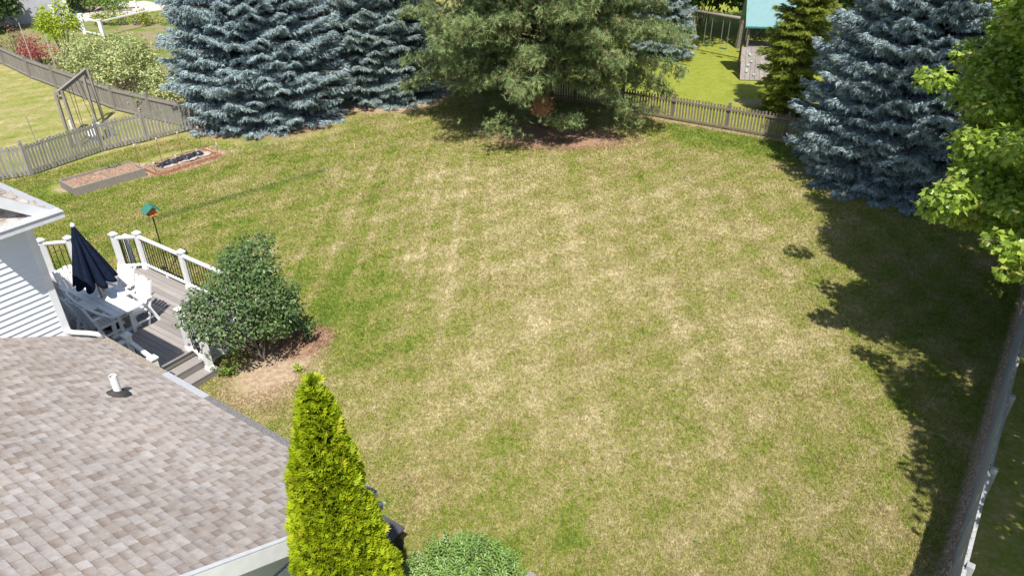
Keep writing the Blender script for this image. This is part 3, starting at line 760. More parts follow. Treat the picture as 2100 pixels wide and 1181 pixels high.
M_bark = plain("conifer_bark", (.13, .095, .075), .9, .35, 6, .6, .1)
M_bark2 = plain("grey_bark", (.17, .145, .125), .9, .3, 8, .5, .1)
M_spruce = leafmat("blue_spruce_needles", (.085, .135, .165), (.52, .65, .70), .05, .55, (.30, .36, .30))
M_spruce2 = leafmat("green_blue_spruce_needles", (.08, .13, .14), (.46, .57, .57), .05, .55, (.30, .38, .24))
M_norway = leafmat("yellow_green_spruce_needles", (.14, .20, .02), (.43, .50, .08), .25, .55, (.30, .25, .10))
M_pine = leafmat("pine_needles", (.045, .083, .025), (.30, .39, .155), .12, .5, (.32, .27, .12))
M_deadn = leafmat("dead_needles", (.50, .24, .12), (.78, .46, .28), .1, .8)

def spruce(label, x, y, Ht, Rm, mat=M_spruce, z0=.12, seed=1, dens=1.0, low=1.0, sz=.2, group=None, prof=None, droop=.3, name="blue_spruce", vis=None):
    r = np.random.default_rng(seed)
    root = empty(name, (x, y, 0), 0, label, "spruce tree", group)
    b = MB(); b.tube([(0, 0, -.1), (.02, 0, Ht * .4), (0, .02, Ht * .97)], [.045 * Ht ** .6 * 1.2, .028 * Ht ** .6 * 1.2, .012], 10)
    cr = Crown(); P = []; D = []; S = []; RN = []
    h = z0 + .12; ph = 0
    while h < Ht - .15:
        f = (h - z0) / (Ht - z0)
        Rh = Rm * (prof(f) if prof else min(1.0, .90 + .8 * f) * (1 - max(0, f - .12) / .88) ** .78)
        nb = int(max(5, (6 + 5.5 * Rh / 1.6) * dens)); ph += r.uniform(.3, 1)
        for k in range(nb):
            az = ph + 2 * math.pi * (k + r.uniform(-.3, .3)) / nb
            if vis is not None and not vis(az, f): continue
            L = Rh * r.uniform(.74, 1.08); hh = h + r.uniform(-.2, .2)
            o = np.array([math.cos(az), math.sin(az), 0]); side = np.array([-o[1], o[0], 0])
            e0 = .25 + .5 * f - droop * (1 - f)
            def at(q):   # position along the branch, q 0..1
                zz = hh + L * (e0 * .35 * q - droop * .62 * (1 - f) * q * q + .16 * q ** 4)
                return o * (L * q) + np.array([0, 0, max(zz, .06)])
            if L > .6 and k % 2 == 0: b.tube([at(0), at(.5), at(.92)], [.012 * L + .008, .008 * L + .005, .004], 4, False)
            st_ = .13 * max(.75, L / 3) / dens; q0 = max(.12, 1 - 2.0 / L) if L > 2.0 else .12
            q = q0
            while q < 1.0:
                base = at(q); w = min(.92, .44 * L) * (1 - q) ** .62 * r.uniform(.75, 1.1) + .10
                for sg in (-1, 1):
                    fw = r.uniform(.55, .95); ld = o * fw + side * sg + np.array([0, 0, -.16 + r.uniform(-.12, .10)]); ld /= np.linalg.norm(ld)
                    m = int(w / (sz * .50)) + 1
                    for j in range(m):
                        c = (j + r.uniform(.2, .8)) / m; p = base + ld * w * c; p = p + np.array([0, 0, -.13 * c * c * w])
                        for _ in range(3 if c > .35 else 2):
                            dd = ld * .75 + o * r.uniform(.1, .8) + side * r.uniform(-.55, .55) + np.array([0, 0, r.uniform(-.55, .30)])
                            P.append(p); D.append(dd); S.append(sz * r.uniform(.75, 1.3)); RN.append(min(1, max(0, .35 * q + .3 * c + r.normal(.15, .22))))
                q += st_ / L * r.uniform(.8, 1.2)
            for _ in range(5):
                P.append(at(.97) + r.normal(size=3) * .03); D.append(o + side * r.uniform(-.6, .6) + np.array([0, 0, r.uniform(-.25, .3)])); S.append(sz * 1.2); RN.append(min(1, .75 + r.uniform(0, .3)))
        h += (.25 + .12 * (1 - f)) * r.uniform(.85, 1.15) / dens ** .5
    P.append(np.array([0, 0, Ht - .2])); D.append(np.array([0, 0, 1.])); S.append(.4); RN.append(.8)
    P = np.array(P); P[:, 2] = np.maximum(P[:, 2], .07)
    b.build("trunk", M_bark, root)
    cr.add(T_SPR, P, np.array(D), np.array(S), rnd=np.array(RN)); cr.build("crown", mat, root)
    print("spruce", name, len(P)); return root
BG = "blue spruces standing round the lawn"
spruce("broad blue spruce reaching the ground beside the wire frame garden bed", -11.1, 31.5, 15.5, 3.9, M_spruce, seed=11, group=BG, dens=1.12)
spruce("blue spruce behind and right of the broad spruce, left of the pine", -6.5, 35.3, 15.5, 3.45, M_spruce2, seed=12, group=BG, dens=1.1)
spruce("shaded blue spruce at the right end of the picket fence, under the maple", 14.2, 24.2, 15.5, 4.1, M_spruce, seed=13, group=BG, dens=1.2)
spruce("small far blue spruce seen between the pine and the log swing beam", 8.9, 43.5, 8, 2.1, M_spruce2, seed=14, group=BG, dens=.7)
spruce("narrow yellow green spruce growing behind the picket fence before the playhouse", 12.6, 31.9, 8.6, 2.1, M_norway, seed=15, dens=.85, sz=.17, droop=.55, name="green_spruce", prof=lambda f: (1 - f) ** .7 * (.62 + 1.1 * min(f, .35)))

def pine():
    r = np.random.default_rng(5); X, Y = 1.45, 29.9
    root = empty("pine_tree", (X, Y, 0), 0, "large green pine with drooping lower branches and one dead orange branch", "pine tree")
    Ht = 13.5; b = MB(); b.tube([(0, 0, -.1), (.04, 0, .5), (.12, .05, 2.5), (.05, 0, 6), (0, 0, 12.9)], [.30, .22, .19, .15, .03], 12)
    P = []; D = []; S = []; RN = []; DP = []; DD = []; nl = 0
    def tuft(p, d, s, rn): P.append(p); D.append(d); S.append(s); RN.append(rn)
    h = 2.3; ph = .4
    while h < Ht - .4:
        f = (h - 1.0) / (Ht - 1.0); L0 = 6.7 * (1 - f) ** .5 * min(1, .80 + f * 1.4)
        nb = 8; ph += r.uniform(.4, 1.1)
        for k in range(nb):
            az = ph + 6.283 * (k + r.uniform(-.28, .28)) / nb; L = L0 * r.uniform(.78, 1.08); hh = h + r.uniform(-.2, .2)
            if math.sin(az) < -.35 and h < 3.7: L *= .72
            o = np.array([math.cos(az), math.sin(az), 0]); side = np.array([-o[1], o[0], 0]); bend = r.uniform(-.5, .5)
            rise = .10 + .55 * f; dr = .42 * (1 - f) ** 2 * (1.75 if abs(math.cos(az)) > .55 and f < .3 else 1)
            def at(q): return o * L * q + side * bend * q * q + np.array([0, 0, max(.35, hh + L * (rise * q - dr * .62 * q * q + .06 * q ** 3))])
            pts = [at(q) for q in (0, .25, .5, .75, .96)]; b.tube(pts, [.055 * (1 - f) + .025, .045 * (1 - f) + .018, .03, .018, .007], 6, False); nl += 1
            q = .26
            while q < 1:
                base = at(q); w = (1.75 * (1 - q) ** .7 + .25) * r.uniform(.6, 1.1) * (L / 5.5) ** .5
                for sg in (-1, 1):
                    if r.random() < .1: continue
                    ld = o * r.uniform(.5, 1.1) + side * sg * 1.0 + np.array([0, 0, r.uniform(-.22, .38)]); ld /= np.linalg.norm(ld)
                    tip = base + ld * w
                    if w > .5: b.tube([base, base + ld * w * .55, tip], [.012, .008, .004], 3, False)
                    m = int(w / .135) + 1
                    for j in range(m):
                        c = .25 + .75 * (j + r.uniform(.2, .8)) / m; p0 = base + ld * w * c
                        for _ in range(3):
                            off = r.normal(size=3) * np.array([.15, .15, .12]); dd = ld * .5 + off * 3.2 + np.array([0, 0, .40])
                            tuft(p0 + off, dd, r.uniform(.15, .235), min(1, max(0, r.normal(.45 + .25 * c, .24))))
                q += .34 / L * r.uniform(.75, 1.25)
            for _ in range(6): tuft(at(.98) + r.normal(size=3) * .12, o + np.array([0, 0, .5]), .2, r.uniform(.4, 1))
        h += r.uniform(.34, .48) + .1 * f
    # dead orange branch low in front, and a green tuft beside it
    dp = np.array([-.30, -2.1, 1.35]); b.tube([(.1, 0, 1.7), (-.1, -1.1, 1.62), tuple(dp)], [.035, .025, .01], 5, False)
    for _ in range(150):
        c = r.uniform(.45, 1.1); p = np.array([-.1, -1.0, 1.6]) * (1 - c) + dp * c + r.normal(size=3) * np.array([.20, .15, .17]); DP.append(p); DD.append(r.normal(size=3) + np.array([0, -.3, -.6]))
    gp_ = np.array([.65, -2.5, 1.0]); b.tube([(.1, 0, 1.5), (.4, -1.2, 1.4), tuple(gp_)], [.03, .02, .01], 5, False)
    for _ in range(220): tuft(gp_ + r.normal(size=3) * np.array([.33, .16, .13]), r.normal(size=3) * .6 + np.array([.1, -.2, .8]), .2, r.uniform(.4, 1))
    for cx, cy, cz in ((-1.9, -3.3, .95), (3.3, -1.9, 1.1)):
        b.tube([(.1, 0, 1.4), (cx * .5, cy * .5, 1.5), (cx, cy, cz)], [.03, .02, .01], 5, False)
        for _ in range(110): tuft(np.array([cx, cy, cz]) + r.normal(size=3) * np.array([.45, .30, .30]), r.normal(size=3) * .6 + np.array([0, -.2, .7]), .2, r.uniform(.2, .9))
    b.build("trunk", M_bark, root)
    c = Crown(); c.add(T_PINE, np.array(P), np.array(D), np.array(S), rnd=np.array(RN)); c.build("crown", M_pine, root)
    c = Crown(); c.add(T_PINE, np.array(DP), np.array(DD), .18); o = c.build("dead_branch", M_deadn, root); o["label"] = "dead orange brown needle cluster"
    print("pine", len(P), nl)
pine()

# ---------------------------------------------------------------- broadleaf trees and shrubs
def blobs_shell(r, n, rad, fill=.35):
    d = norm(r.normal(size=(n, 3))); return d * (fill + (1 - fill) * r.random(n) ** .45)[:, None] * rad
def leafy(root, clumps, tmpl, mat, n_per, size, seed, upb=.5, twigs=None, flat=.7, name="crown", outw=.6, bark=None, twigr=.01):
    """clumps: (x,y,z,r) leaf masses in root coordinates"""
    r = np.random.default_rng(seed); c = Crown()
    for (cx, cy, cz, cr) in clumps:
        n = int(n_per * cr * cr); q = blobs_shell(r, n, 1.0); p = q * np.array([cr, cr, cr * flat]) + np.array([cx, cy, cz])
        nrm = norm(q * np.array([1, 1, 1.3]) + np.array([0, 0, upb]) + r.normal(size=(n, 3)) * .45)   # face normals
        d = norm(np.cross(nrm, r.normal(size=(n, 3))) + q * outw + np.array([0, 0, -.25]))
        V = p
        # 'up' chosen so the flat side (+Y of template) points along nrm
        x = np.cross(d, nrm); c.add(tmpl, V, d, size * r.uniform(.7, 1.2, n), up=np.cross(x, d) * 0 + nrm)
    return c.build(name, mat, root)

M_maple = leafmat("maple_leaves", (.14, .24, .03), (.42, .54, .09), .42, .38, (.52, .50, .16), .5)
def maple(label, x, y, Ht, clumps, seed, size=.15, dens=330, trunk_r=.22, name="maple_tree", mat=None, tm=T_MAPLE, group=None, cat="maple tree"):
    root = empty(name, (x, y, 0), 0, label, cat, group); b = MB()
    b.tube([(0, 0, -.1), (.05, .02, Ht * .22), (-.05, .05, Ht * .5), (0, 0, Ht * .85)], [trunk_r * 1.3, trunk_r, trunk_r * .6, .03], 12)
    for (cx, cy, cz, cr) in clumps[::3]:
        z0 = max(Ht * .12, min(cz * .75 - .3, Ht * .6)); b.tube([(0, 0, z0), (cx * .5, cy * .5, (z0 + cz) / 2 + .15), (cx, cy, cz), (cx * 1.12, cy * 1.12, cz + .1)], [.05, .025, .010, .004], 5, False)
    b.build("trunk", M_bark2, root)
    leafy(root, clumps, tm, mat or M_maple, dens, size, seed, .7, flat=.62)
    return root
r0 = np.random.default_rng(21)
def crown_clumps(n, rx, ry, z0, z1, cr0, cr1, seed, keep=None):
    r = np.random.default_rng(seed); L = []
    while len(L) < n:
        a = r.uniform(0, 6.283); z = r.uniform(0, 1); prof = math.sin(math.pi * min(.98, (z * .86 + .12))) ** .55; q = r.uniform(.55, 1)
        c = (math.cos(a) * rx * prof * q, math.sin(a) * ry * prof * q, z0 + (z1 - z0) * z, r.uniform(cr0, cr1))
        if keep is None or keep(c): L.append(c)
    return L

